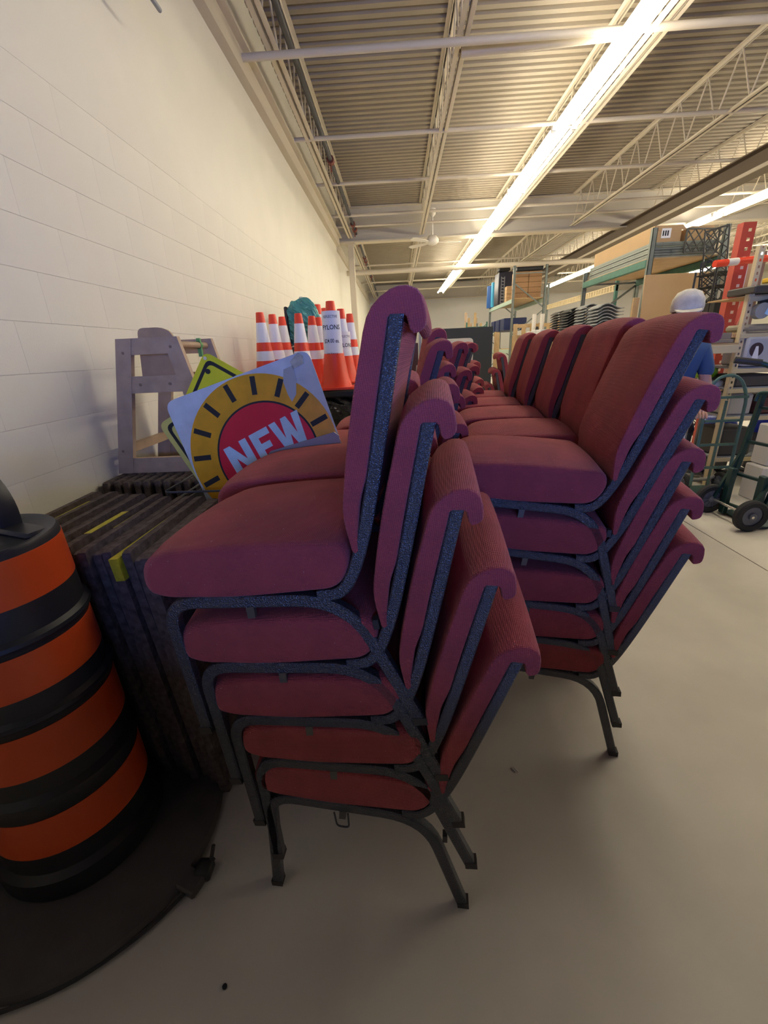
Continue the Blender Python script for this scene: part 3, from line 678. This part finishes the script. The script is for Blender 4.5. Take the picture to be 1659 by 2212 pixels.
for k,x in enumerate((3.55,3.75)): solid('white_tube',G().tube([(x-.1,11.8,1.60),(x-.1,11.8,2.15)],.05,12),WHT,'upright white tube on the grey bench, %s'%('left one','right one')[k],'tube',smooth=60)
solid('desk_lamp_base',G().lathe([(.02,0),(.12,.01),(.13,.05),(.06,.09),(.03,.25)],16,(3.45,11.5,1.60)),BLK,'dark lamp part lying before the white tubes','lamp',smooth=40)
# cartons piled on the far rack
k=0
TAN=mat('tan_carton',(.36,.20,.09),.7,var=.15,vscale=4)
for i in range(5):
    for j in range(2):
        solid('carton',G().bbox(3.88+.42*j,4.29+.42*j,15.6,16.1,2.87+.155*i,3.02+.155*i,.006),TAN,'flat brown carton in the far rack pile, %s layer, %s side'%(ordn[i],('left','right')[j]),'carton','brown cartons piled on the far rack'); k+=1
for i in range(4): solid('carton',G().bbox(3.82,3.98,16.5,16.8,2.87+.12*i,2.985+.12*i,.006),CARD,'small tan carton left of the far rack pile, %s from the bottom'%ordn[i],'carton')
t=thing('black_tote','black storage tote lying on the brown cartons of the far rack','tote',(3.9,15.6,3.66)); part('bin',G().bbox(0,.85,0,.5,0,.12,.02),BLK,t); part('lid',G().bbox(-.03,.88,-.03,.53,.12,.16,.01),BLK,t)
for x in (.35,.5,.6): part('label',G().box(x,x+.07,-.035,-.031,.125,.155),PAPER,t,'small white label')
t=thing('black_tower','tall black shelving tower wrapped in film on the far rack','shelf',(3.72,17.4,2.86)); part('body',G().bbox(0,.5,0,.7,0,1.05,.02),mat('black_navy',(.02,.02,.035),.4),t); part('lid',G().bbox(0,.4,0,.3,1.08,1.18,.02),BLK,t)
g=G()
for k in range(9): g.bar((.1,-.02,.02+.1*k),(.2,-.02,.07+.1*k),.012); g.bar((.2,-.02,.02+.1*k),(.1,-.02,.07+.1*k),.012)
part('chain_strip',g.bar((.09,-.02,0),(.09,-.02,.9),.012).bar((.21,-.02,0),(.21,-.02,.9),.012),GREY,t)
for i,(x,y,r,hh,m,nm) in enumerate(((3.72,18.8,.13,.78,mat('deep_blue',(.015,.09,.32),.4),'deep blue'),(3.74,18.4,.07,.85,mat('sky_blue',(.05,.35,.6),.4),'light blue and white'))):
    t=thing('film_roll','%s upright roll on the far rack'%nm,'roll',(x,y,2.86)); part('roll',G().tube([(0,0,0),(0,0,hh)],r,18),m,t,smooth=60); part('core',G().tube([(0,0,hh-.002),(0,0,hh+.02)],r*.4,12),WHT,t)
for i in range(3): solid('blue_bin',G().bbox(3.8,4.6,16.6+.8*i,17.2+.8*i,1.95,2.35,.02),mat('navy_bin',(.01,.02,.09),.4),'navy blue bin under the upper shelf of the far rack, %s from the front'%ordn[i],'bin','navy bins in the far rack')
# wood planks leaning near the back
for i in range(6):
    x=3.55+.16*i; a=R(2*math.sin(i*3)); solid('timber_plank',G().bbox(-.06,.06,-.02,.02,0,3.1-.25*(i%3),.004),PLY if i%2 else WOODG,'upright timber plank leaning near the far wall, %s from the left'%ordn[i],'plank','timber planks near the far wall',loc=(x,23.8+.1*i,0),rot=(R(-3),a,0))
# wooden crate with vertical slats
t=thing('slatted_crate','pine slatted crate standing under the far rack frame','crate',(3.15,12.6,1.1))
for k in range(6): part('slat',G().bbox(.22*k,.22*k+.11,0,.02,-1.1,.88-.1*((k*7)%3==1),.003),PLY,t)
for z in (.1,.78): part('cross_board',G().bbox(0,1.2,.02,.045,z,z+.09,.003),PLY,t)
part('cross_board',G().bbox(0,1.2,.02,.045,-1.0,-.9,.003),PLY,t)
t=thing('slatted_crate','second pine slatted crate turned sideways beside the black cabinet','crate',(2.75,13.0,1.1),R(70))
for k in range(5): part('slat',G().bbox(.22*k,.22*k+.12,0,.02,-1.1,.72,.003),PLY,t)
for z in (.05,.6): part('cross_board',G().bbox(0,1.0,.02,.045,z,z+.09,.003),PLY,t)
solid('carton',G().bbox(3.3,4.1,12.75,13.3,.1,1.7,.005),CARD,'cardboard carton behind the slatted crate','carton')
solid('crate_table',G().bbox(2.6,4.4,12.5,13.9,.0,.0999,.01),PLY,'low pine platform under the slatted crates','platform')
# black cabinet with cream panel
BB=mat('black_board',(.028,.03,.022),.6,bump=.2,bscale=300)
t=thing('black_cabinet','large black cabinet with a cream rounded panel at the end of the left row','cabinet',(.44,7.5,0))
part('front_panel',G().prism([(0,0),(1.09,0),(1.09,1.745),(0,1.745)],XZ,0,.03),BB,t)
part('side_panel',G().prism([(0,0),(.55,0),(.55,1.76),(0,1.745)],lambda a,b,d:(1.09+d,a,b),0,.02),BB,t,rot=(0,0,0))
part('side_panel',G().box(-.0,.02,.03,.55,0,1.745),BB,t); part('back_panel',G().box(0,1.1,.55,.57,0,1.745),BB,t); part('top_panel',G().box(.02,1.09,.03,.55,1.725,1.74),BB,t)
part('cream_panel',G().prism([(x+.42,z+.98) for x,z in rrect(.76,1.22,.07)],XZ,-.008,0),mat('cream_panel',(.62,.58,.44),.5),t,'cream rounded panel')
solid('metal_hinge_post',G().box(.36,.40,7.46,7.5,0,1.80),GREY,'thin grey post at the left edge of the black cabinet','post')
solid('brown_box',G().bbox(.12,.34,7.3,7.7,.9,1.55,.01),mat('dark_brown',(.06,.02,.015),.5),'dark brown box between the nearest chair back and the black cabinet','box')
solid('box_stand',G().bbox(-.3,.34,7.2,8.0,.0,.9,.01),mat('cream_cab',(.5,.46,.38),.5),'cream low cabinet under the dark brown box','cabinet')
# film / wires clutter behind the second chair
t=thing('wire_bundle','tangled black and silver strips behind the nearest tall chair back','bundle',(.1,6.3,0))
g=G()
for k in range(26):
    a=random.uniform(-.5,.5); g.bar((random.uniform(-.15,.15),random.uniform(-.15,.15),.0),(random.uniform(-.22,.22),random.uniform(-.2,.2),1.15+random.uniform(-.1,.12)),.012,.004)
part('strips',g,mat('foil',(.35,.36,.38),.3,.6),t)
# slotted tan shelf unit on the right
t=thing('slotted_shelf_unit','tan slotted steel shelf unit full of goods at the right edge','shelf',(3.09,4.25,0))
def slotted(x,y,h):
    g=G().box(x-.004,x,y,y+.045,0,h); z=0
    # perforated face: two strips and bridges
    g.box(x,x+.013,y-.003,y,0,h).box(x+.030,x+.043,y-.003,y,0,h)
    while z<h: g.box(x+.013,x+.030,y-.003,y,z,z+.028); z+=.05
    return g
for x in (-.95,0,.95):
    for y in (0,.5):
        part('slotted_post',slotted(x,y,2.15 if x>-.5 and y==0 else 1.38),CREAMR,t)
part('shelf_beam',G().bbox(-.95,0,-.012,0,1.30,1.37,.003),CREAMR,t); part('shelf_board',G().box(-.95,.04,0,.54,1.37,1.385),PLY,t)
for z in (1.16,1.46,1.76,.98,.72,.32): 
    part('shelf_beam',G().bbox(.0,.95,-.012,0,z-.04,z,.003),CREAMR,t); part('shelf_board',G().box(0,.95,0,.54,z,z+.012),GREY if z<1.4 else PLY,t)
for z in (.72,.98): part('shelf_beam',G().bbox(-.95,0,.2,.21,z-.04,z,.003),CREAMR,t)
solid('shelf_plank',G().bbox(2.2,3.05,4.26,4.6,1.39,1.42,.003).bbox(2.25,3.05,4.3,4.62,1.42,1.475,.003),mat('old_board',(.34,.28,.2),.7,var=.2),'grey weathered boards lying on the left part of the slotted shelf','board')
t=thing('paint_roller','grey roller wheel with a pale blue tag on the slotted shelf','wheel',(3.2,4.2,1.64)); part('wheel',G().tube([(0,0,0),(0,.06,0)],.065,20),GREY,t,smooth=40); part('tag',G().bbox(.02,.065,-.01,-.004,-.02,.075,.003),mat('pale_blue_tag',(.35,.6,.9),.4),t,'pale blue tag',rot=(0,R(20),0))
part('fork',G().bar((-.03,.03,.06),(.2,.03,.1),.03,.04),BLK,t)
solid('folded_bag',G().bbox(3.11,3.6,4.22,4.5,1.475,1.535,.02),mat('olive_cloth',(.30,.26,.19),.8,bump=.5,bscale=25),'olive folded bag under the roller wheel on the slotted shelf','bag',smooth=40)
solid('black_case',G().bbox(3.06,3.7,4.16,4.5,1.78,1.84,.01),mat('dark_case',(.06,.055,.05),.5),'dark flat case on the slotted shelf above the roller wheel','case')
solid('yellow_tool',G().bbox(3.2,3.6,4.2,4.3,1.86,1.9,.008),mat('tool_yellow',(.8,.5,.03),.4),'yellow tool handle on the upper slotted shelf','tool')
t=thing('printed_pack','grey pack printed with a dark round emblem on the slotted shelf','pack',(3.15,4.22,1.18)); part('pack',G().bbox(0,.5,0,.3,0,.25,.02),mat('grey_pack',(.45,.46,.5),.5),t,smooth=40)
part('emblem',G().prism(circ(.09,.14,.06,24),XZ,-.003,-.0005),mat('emblem_dark',(.05,.03,.04),.5),t,'dark round printed emblem'); part('emblem',G().prism([(.06,.05),(.12,.05),(.11,.12),(.10,.17),(.08,.17),(.07,.12)],XZ,-.005,-.003),PAPER,t,'white printed figure')
solid('navy_pack',G().bbox(3.32,3.75,4.24,4.5,1.435,1.47,.01),mat('navy_cloth',(.02,.02,.10),.6),'flat navy pack under the boards of the slotted shelf','pack')
for i,(x0,x1,z0,z1,c,nm) in enumerate(((3.14,3.36,.735,.93,(.5,.48,.44),'pale'),(3.4,3.7,.735,.9,(.10,.03,.03),'dark red'),(3.15,3.5,.99,1.10,(.08,.07,.06),'black'),(3.14,3.45,.335,.6,(.06,.055,.05),'brown black'))):
    solid('goods_box',G().bbox(x0,x1,4.26,4.6,z0,z1,.015),mat('goods%d'%i,c,.6),'%s box of goods on a lower level of the slotted shelf'%nm,'box')
t=thing('lime_bag','lime green plastic bag heaped below the left boards','bag',(3.06,4.55,1.12))
bmm=bmesh.new(); bmesh.ops.create_icosphere(bmm,subdivisions=3,radius=1)
for v in bmm.verts: p=v.co; v.co=Vector((p.x*.10,p.y*.08,p.z*.07))*(1+.18*math.sin(p.x*7+p.y*5)*math.cos(p.z*6))
me=bpy.data.meshes.new('bag'); bmm.to_mesh(me); bmm.free(); me.materials.append(mat('lime_film',(.35,.65,.02),.3)); me.polygons.foreach_set('use_smooth',[True]*len(me.polygons)); obj('bag',me,t)
part('tray',G().bbox(-.35,.2,-.15,.2,-.16,-.075,.02),mat('pale_tray',(.6,.58,.55),.5),t)
part('legs',G().box(-.33,-.30,-.1,-.07,-1.12,-.16).box(.15,.18,-.1,-.07,-1.12,-.16).box(-.33,-.30,.15,.18,-1.12,-.16).box(.15,.18,.15,.18,-1.12,-.16),GREY,t)
# red perforated uprights and the pole
def perf(h,w=.10,d=.09):
    g=G().box(-.04,.0,0,d,0,h).box(0,.02,0,.006,0,h).box(.055,.09,0,.006,0,h); z=0
    while z<h: g.box(.02,.055,0,.006,z,z+.055); z+=.085
    return g
t=thing('red_upright','tall red perforated rack upright behind the slotted shelf','post',(3.60,5.2,0)); part('post',perf(2.52),REDP,t); part('brace',G().bar((.03,.02,2.22),(.2,.3,2.26),.05,.02),REDP,t); part('brace',G().bar((.10,.02,1.55),(.42,.3,2.05),.05,.03),REDP,t); part('foot_plate',G().bbox(-.08,.13,-.05,.14,0,.012),REDP,t)
t=thing('brown_upright','second dark red brown rack upright right of the tall red one','post',(4.0,5.5,0)); part('post',perf(2.3),mat('brown_red',(.28,.16,.11),.5),t)
solid('white_post',G().bbox(3.78,3.88,5.45,5.5,0,2.2,.004),WHT,'white flat post between the red and brown uprights','post')
t=thing('orange_pole','orange tube with a white band sticking out sideways from the shelf','pole',(3.22,5.0,2.13)); part('tube',G().tube([(0,0,0),(.75,.1,.05)],.033,12),CONE,t,smooth=60); part('white_band',G().tube([(.13,.017,.0087),(.24,.032,.016)],.0345,12),WHT,t,smooth=60)
# black wire shelf unit
t=thing('wire_shelf_unit','black wire shelf unit behind the person in the cap','shelf',(4.0,6.15,0))
for x in (0,.5):
    for y in (0,.4): part('post',G().rod((x,y,0),(x,y,2.25),.014,6),LB,t)
for z in (.6,1.0,1.3,1.52,1.7,1.88,2.05,2.2): 
    g=G().rod((0,0,z),(.5,0,z),.007,5).rod((0,.4,z),(.5,.4,z),.007,5)
    for k in range(5): g.rod((0,.08*k,z),(.5,.08*k,z),.004,4)
    for k in range(8): g.rod((.071*k,0,z),(.071*k,.4,z),.004,4)
    part('wire_shelf',g,LB,t)
for i,(x,z,ww,hh) in enumerate(((.1,1.72,.12,.14),(.05,1.53,.2,.09),(.3,1.9,.12,.1),(.12,1.32,.1,.17))): part('hung_item',G().bbox(x,x+ww,.05,.3,z,z+hh,.01),BLK,t)
# far right lit strip fixture glimpsed
# hand trucks
t=thing('hand_truck','teal green steel hand truck with a rounded handle, the one farther back','hand truck',(2.80,4.05,0.0))
part('frame',G().tube(rnd([(.0,0.0,.10),(-.02,.0,1.0),(.05,.0,1.12),(.22,0,1.12),(.33,0,.95),(.34,0,.10)],[0,.1,.12,.1,.1,0]),.014,8),TEAL,t,smooth=60)
for z in (.28,.5,.72,.93): part('crossbar',G().bar((0,0,z),(.34,0,z),.03,.02),TEAL,t)
part('center_strip',G().bar((.16,0,.1),(.16,0,.9),.02,.01),TEAL,t)
part('toe_plate',G().bbox(-.03,.37,-.02,.2,.03,.04),TEAL,t)
WM=mat('tyre',(.03,.03,.03),.8,bump=.2,bscale=100); HUB=mat('grey_hub',(.16,.17,.19),.5)
def wheel(parent,loc,rot,r=.125,w=.055,sp=True):
    tr=part('tyre',G().lathe([(r*.62,-w*.4),(r*.9,-w/2),(r,-w*.3),(r,w*.3),(r*.9,w/2),(r*.62,w*.4),(r*.62,-w*.4)],32,cap=False),WM,parent,smooth=40,loc=loc,rot=rot)
    g=G().lathe([(.0,-.012),(r*.63,-.012),(r*.63,.012),(.0,.012)],32,cap=False)
    g.lathe([(.02,-w*.55),(.028,-w*.5),(.028,w*.5),(.02,w*.55)],12)
    if sp:
        for k in range(10): a=2*PI*k/10; g.bar((.02*math.cos(a),.02*math.sin(a),.016),(r*.6*math.cos(a),r*.6*math.sin(a),.016),.008,.01); g.bar((.02*math.cos(a),.02*math.sin(a),-.016),(r*.6*math.cos(a),r*.6*math.sin(a),-.016),.008,.01)
    part('wheel_hub',g,HUB,tr,smooth=30)
wheel(t,(-.01,.1,.10),(0,R(90),0),.10,.04); wheel(t,(.35,.1,.10),(0,R(90),0),.10,.04)
t=thing('hand_truck','dark green hand truck with two black wheels and a grip handle, nearest at the right','hand truck',(2.73,3.40,0))
wheel(t,(-.01,-.21,.125),(R(90),0,R(0)),.125,.06,False); wheel(t,(-.03,.22,.125),(R(90),0,0),.125,.06)
part('axle',G().rod((-.02,.26,.125),(-.02,-.25,.125),.011,8),CHR,t,smooth=60)
part('frame_rail',G().bar((.05,.17,.05),(.17,.19,1.0),.035,.03),DKGR,t); part('frame_rail',G().bar((.10,-.17,.05),(.24,-.17,1.0),.035,.03),DKGR,t)
for z in (.1,.36,.63,.9): part('crossbar',G().bar((.05+.13*z,.18,z),(.10+.14*z,-.17,z),.03,.02),DKGR,t)
part('wheel_brace',G().bar((-.02,.2,.14),(.11,.18,.55),.03,.02),DKGR,t); part('wheel_brace',G().bar((0,-.17,.14),(.16,-.17,.5),.03,.02),DKGR,t)
part('wheel_guard',G().bbox(.02,.06,.11,.17,.02,.42,.005),DKGR,t); part('wheel_guard',G().bbox(.06,.10,-.17,-.1,.02,.42,.005),DKGR,t)
part('toe_plate',G().bbox(.06,.34,-.2,.2,.015,.025),DKGR,t)
part('handle',G().tube(rnd([(.20,.0,.95),(.14,-.02,1.1),(.05,.02,1.23),(-.13,.10,1.27)],.1),.018,10),DKGR,t,smooth=60)
part('grip',G().tube([(-.02,.05,1.25),(-.17,.12,1.275)],.024,12),RUB,t,'black rubber grip',smooth=60)
part('loop_handle',G().tube(rnd([(.12,.19,.95),(.13,.19,1.02),(.24,-.17,1.02),(.24,-.17,.95)],.05),.014,8),DKGR,t,smooth=60)
# shop vacuums
def vac(x,y,lab,top,sz=1):
    t=thing('shop_vacuum',lab,'vacuum',(x,y,0)); t.scale=(sz,sz,sz)
    part('tank',G().lathe([(.12,.05),(.15,.07),(.165,.3),(.17,.46),(.165,.48)],28),mat('smoked_tank',(.13,.125,.11),.35),t,smooth=40)
    part('lid',G().lathe([(.175,.47),(.18,.49),(.17,.53),(.14,.62),(.08,.66),(.01,.67)],28,cap=False),top,t,smooth=50)
    part('handle',G().tube(rnd([(-.1,0,.6),(-.09,0,.72),(.09,0,.72),(.1,0,.6)],.05),.015,8),top,t,smooth=60)
    part('caster_ring',G().lathe([(.19,.03),(.2,.05),(.17,.07),(.15,.05)],28,cap=False),BLK,t)
    for k in range(4): a=PI/4+k*PI/2; part('caster',G().tube([(.17*math.cos(a)-.01,.17*math.sin(a),.025),(.17*math.cos(a)+.01,.17*math.sin(a),.025)],.025,10),BLK,t)
    part('badge',G().bbox(-.03,.03,-.178,-.172,.5,.53,.002),PAPER,t,'small pale badge')
    return t
BL2=mat('vac_blue',(.03,.06,.42),.3)
vac(3.52,4.85,'shop vacuum with a blue lid seen between the two hand trucks',BL2)
vac(3.98,4.75,'shop vacuum with a blue lid at the right edge',BL2)
vac(3.12,4.95,'shop vacuum with a dark lid and red trim behind the teal hand truck',mat('dark_lid',(.05,.03,.03),.4))
t=thing('vacuum_hose','pale ribbed hose curled on the floor behind the teal hand truck','hose',(3.0,4.4,.03)); part('hose',G().tube([(.28*math.cos(a/10)*(1-a*.004),.22*math.sin(a/10),.002*a) for a in range(0,90,3)],.018,8),mat('hose_grey',(.42,.40,.36),.5),t,smooth=60)
t=thing('white_filter_box','upper white perforated box with a yellow cap between hand truck and vacuum','box',(3.30,3.85,.33)); part('box',G().bbox(0,.2,0,.2,0,.36,.01),WHT,t); part('cap',G().tube([(.1,.1,.36),(.1,.1,.39)],.04,12),YS,t,'yellow cap')
for k in range(5): part('vent_hole',G().bbox(.12,.128,-.002,.0,.05+.06*k,.062+.06*k,.0005),INK,t)
t=thing('white_filter_box','lower white box standing on the floor at the right edge','box',(3.26,3.82,0)); part('box',G().bbox(0,.22,0,.22,0,.325,.01),WHT,t); part('print',G().bbox(.1,.16,-.002,0,.2,.24,.0005),INK,t)
# ================================================================== PEOPLE
def skinbody(name,V,E,rad,m,parent,sub=2):
    me=bpy.data.meshes.new(name); me.from_pydata([Vector(v) for v in V],E,[]); o=bpy.data.objects.new(name,me); COL.objects.link(o)
    md=o.modifiers.new('s','SKIN'); 
    for i,r in enumerate(rad): me.skin_vertices[0].data[i].radius=(r,r) if not isinstance(r,tuple) else r
    me.skin_vertices[0].data[0].use_root=True
    md2=o.modifiers.new('d','SUBSURF'); md2.levels=sub; md2.render_levels=sub
    dg=bpy.context.evaluated_depsgraph_get(); dg.update(); nm=bpy.data.meshes.new_from_object(o.evaluated_get(dg)); bpy.data.objects.remove(o)
    nm.name=name; nm.materials.clear(); nm.materials.append(m); nm.polygons.foreach_set('use_smooth',[True]*len(nm.polygons)); return obj(name,nm,parent)
def person(lab,loc,rz,scale,shirt,trou,hair,cap=False,bend=0,stripe=False):
    t=thing('person',lab,'person',loc,rz); t.scale=(scale,)*3
    # faces -Y in its own frame
    def hand(side): 
        V=[]
    # continuous bare body: pelvis root
    V=[(0,0,.95),(0,0,1.15),(0,-.01,1.35),(0,-.02-bend*.1,1.47),(0,-.03-bend*.2,1.56),(0,-.05-bend*.3,1.64),(0,-.05-bend*.3,1.72)]
    rad=[(.15,.10),(.13,.095),(.15,.10),(.06,.06),(.055,.055),(.078,.09),(.06,.07)]
    E=[(0,1),(1,2),(2,3),(3,4),(4,5),(5,6)]
    for s in (-1,1):
        n=len(V); V+=[(s*.17,-.01,1.40),(s*.24,-.04,1.12),(s*.22,-.22,.98),(s*.20,-.29,.96)]; rad+=[.05,.042,.032,.03]; E+=[(2,n),(n,n+1),(n+1,n+2),(n+2,n+3)]
        hb=n+3
        for k in range(4):
            m_=len(V); x0=s*.20+(k-1.5)*.02; V+=[(x0,-.33,.955-.004*abs(k-1.5)),(x0,-.365,.94),(x0,-.38,.915)]; rad+=[.010,.009,.008]; E+=[(hb,m_),(m_,m_+1),(m_+1,m_+2)]
        m_=len(V); V+=[(s*.20-s*.035,-.30,.945),(s*.20-s*.045,-.33,.93)]; rad+=[.011,.009]; E+=[(hb,m_),(m_,m_+1)]
        n=len(V); V+=[(s*.09,0,.88),(s*.10,-.01,.50),(s*.10,.02,.10),(s*.11,-.10,.045)]; rad+=[.085,.055,.04,.035]; E+=[(0,n),(n,n+1),(n+1,n+2),(n+2,n+3)]
    skinbody('body',V,E,rad,SKIN,t)
    # face
    g=G()
    hy=-.05-bend*.3
    for s in (-1,1): part('eye',G().lathe([(.001,-.012),(.009,-.006),(.011,0),(.009,.006),(.001,.012)],10,(s*.03,hy-.082,1.665)),PAPER,t,smooth=60); part('ear',G().lathe([(.002,-.028),(.011,-.015),(.013,.01),(.002,.028)],8,(s*.082,hy+.005,1.655)),SKIN,t,smooth=60)
    part('nose',G().tube([(0,hy-.088,1.67),(0,hy-.108,1.635)],.008,8,r2=.015),SKIN,t,smooth=60)
    part('mouth',G().bbox(-.024,.024,hy-.092,hy-.085,1.598,1.606,.003),mat('lips',(.4,.12,.1),.5),t)
    part('hair',G().lathe([(.088,1.64),(.096,1.68),(.094,1.73),(.07,1.775),(.02,1.79)],20,(0,hy+.018,0)),hair,t,smooth=60)
    # shirt over torso, sleeves
    sv=[(0,0,.98),(0,0,1.15),(0,-.01,1.36),(0,-.02-bend*.08,1.45)]; sr=[(.18,.125),(.165,.12),(.18,.125),(.09,.085)]; se=[(0,1),(1,2),(2,3)]
    for s in (-1,1): n=len(sv); sv+=[(s*.18,-.01,1.40),(s*.235,-.03,1.18)]; sr+=[.068,.062]; se+=[(2,n),(n,n+1)]
    skinbody('shirt',sv,se,sr,shirt,t)
    tv=[(0,0,.97)]; tr=[(.165,.12)]; te=[]
    for s in (-1,1): n=len(tv); tv+=[(s*.09,0,.86),(s*.10,-.01,.50),(s*.10,.02,.10)]; tr+=[.105,.075,.065]; te+=[(0,n),(n,n+1),(n+1,n+2)]
    skinbody('trousers',tv,te,tr,trou,t)
    for s in (-1,1): part('shoe',G().bbox(s*.105-.05,s*.105+.05,-.18,.09,0,.09,.03),BLK,t,smooth=60)
    if cap:
        CM=mat('cap_cloth',(.75,.70,.58),.8,var=.35,vscale=18)
        part('cap_crown',G().lathe([(.102,1.665),(.108,1.70),(.102,1.75),(.075,1.795),(.03,1.815),(.001,1.818)],24,(0,hy+.015,0),cap=False),CM,t,'light patterned cap crown',smooth=60)
        part('cap_brim',G().prism([(-.085,0),(.085,0),(.075,-.06),(.04,-.10),(-.04,-.10),(-.075,-.06)],lambda a,b,d:(a,hy-.07+b,1.672+d+b*.25),0,.008),CM,t,smooth=50)
    if stripe: 
        for s in (-1,1): part('sleeve_stripe',G().tube([(s*.215,-.06,1.42),(s*.285,-.07,1.2)],.014,6),PAPER,t,'white sleeve stripe')
    return t
person('person in a light patterned cap and blue shirt bending behind the right chairs',(2.17,3.62,0),R(-25),.975,mat('blue_shirt',(.04,.09,.20),.8),mat('pale_trousers',(.7,.72,.78),.8),mat('auburn',(.10,.02,.015),.7),cap=True,bend=.5)
person('person with brown hair and a navy top with white stripe, far behind the right row',(2.52,7.0,0),R(160),.83,mat('navy_top',(.015,.02,.045),.8),mat('dark_trousers',(.03,.03,.04),.8),mat('brown_hair',(.10,.05,.03),.7),stripe=True)
# ================================================================== FLOOR BITS
solid('paper_scrap',G().bbox(.13,.139,.50,.517,0,.004,.001),PAPER,'tiny white scrap on the floor in front of the nearest stack','scrap',loc=(.03,-.02,0))
solid('dark_crumb',G().lathe([(.001,0),(.006,.001),(.006,.004),(.001,.006)],8,(-.47,.56,0)),INK,'tiny dark crumb on the floor at the lower left','crumb',smooth=60)
solid('staple_scrap',G().bar((.385,1.13,.002),(.375,1.15,.002),.002).bar((.395,1.13,.002),(.385,1.15,.002),.002),PAPER,'two tiny white slivers on the floor under the right stack','scrap')
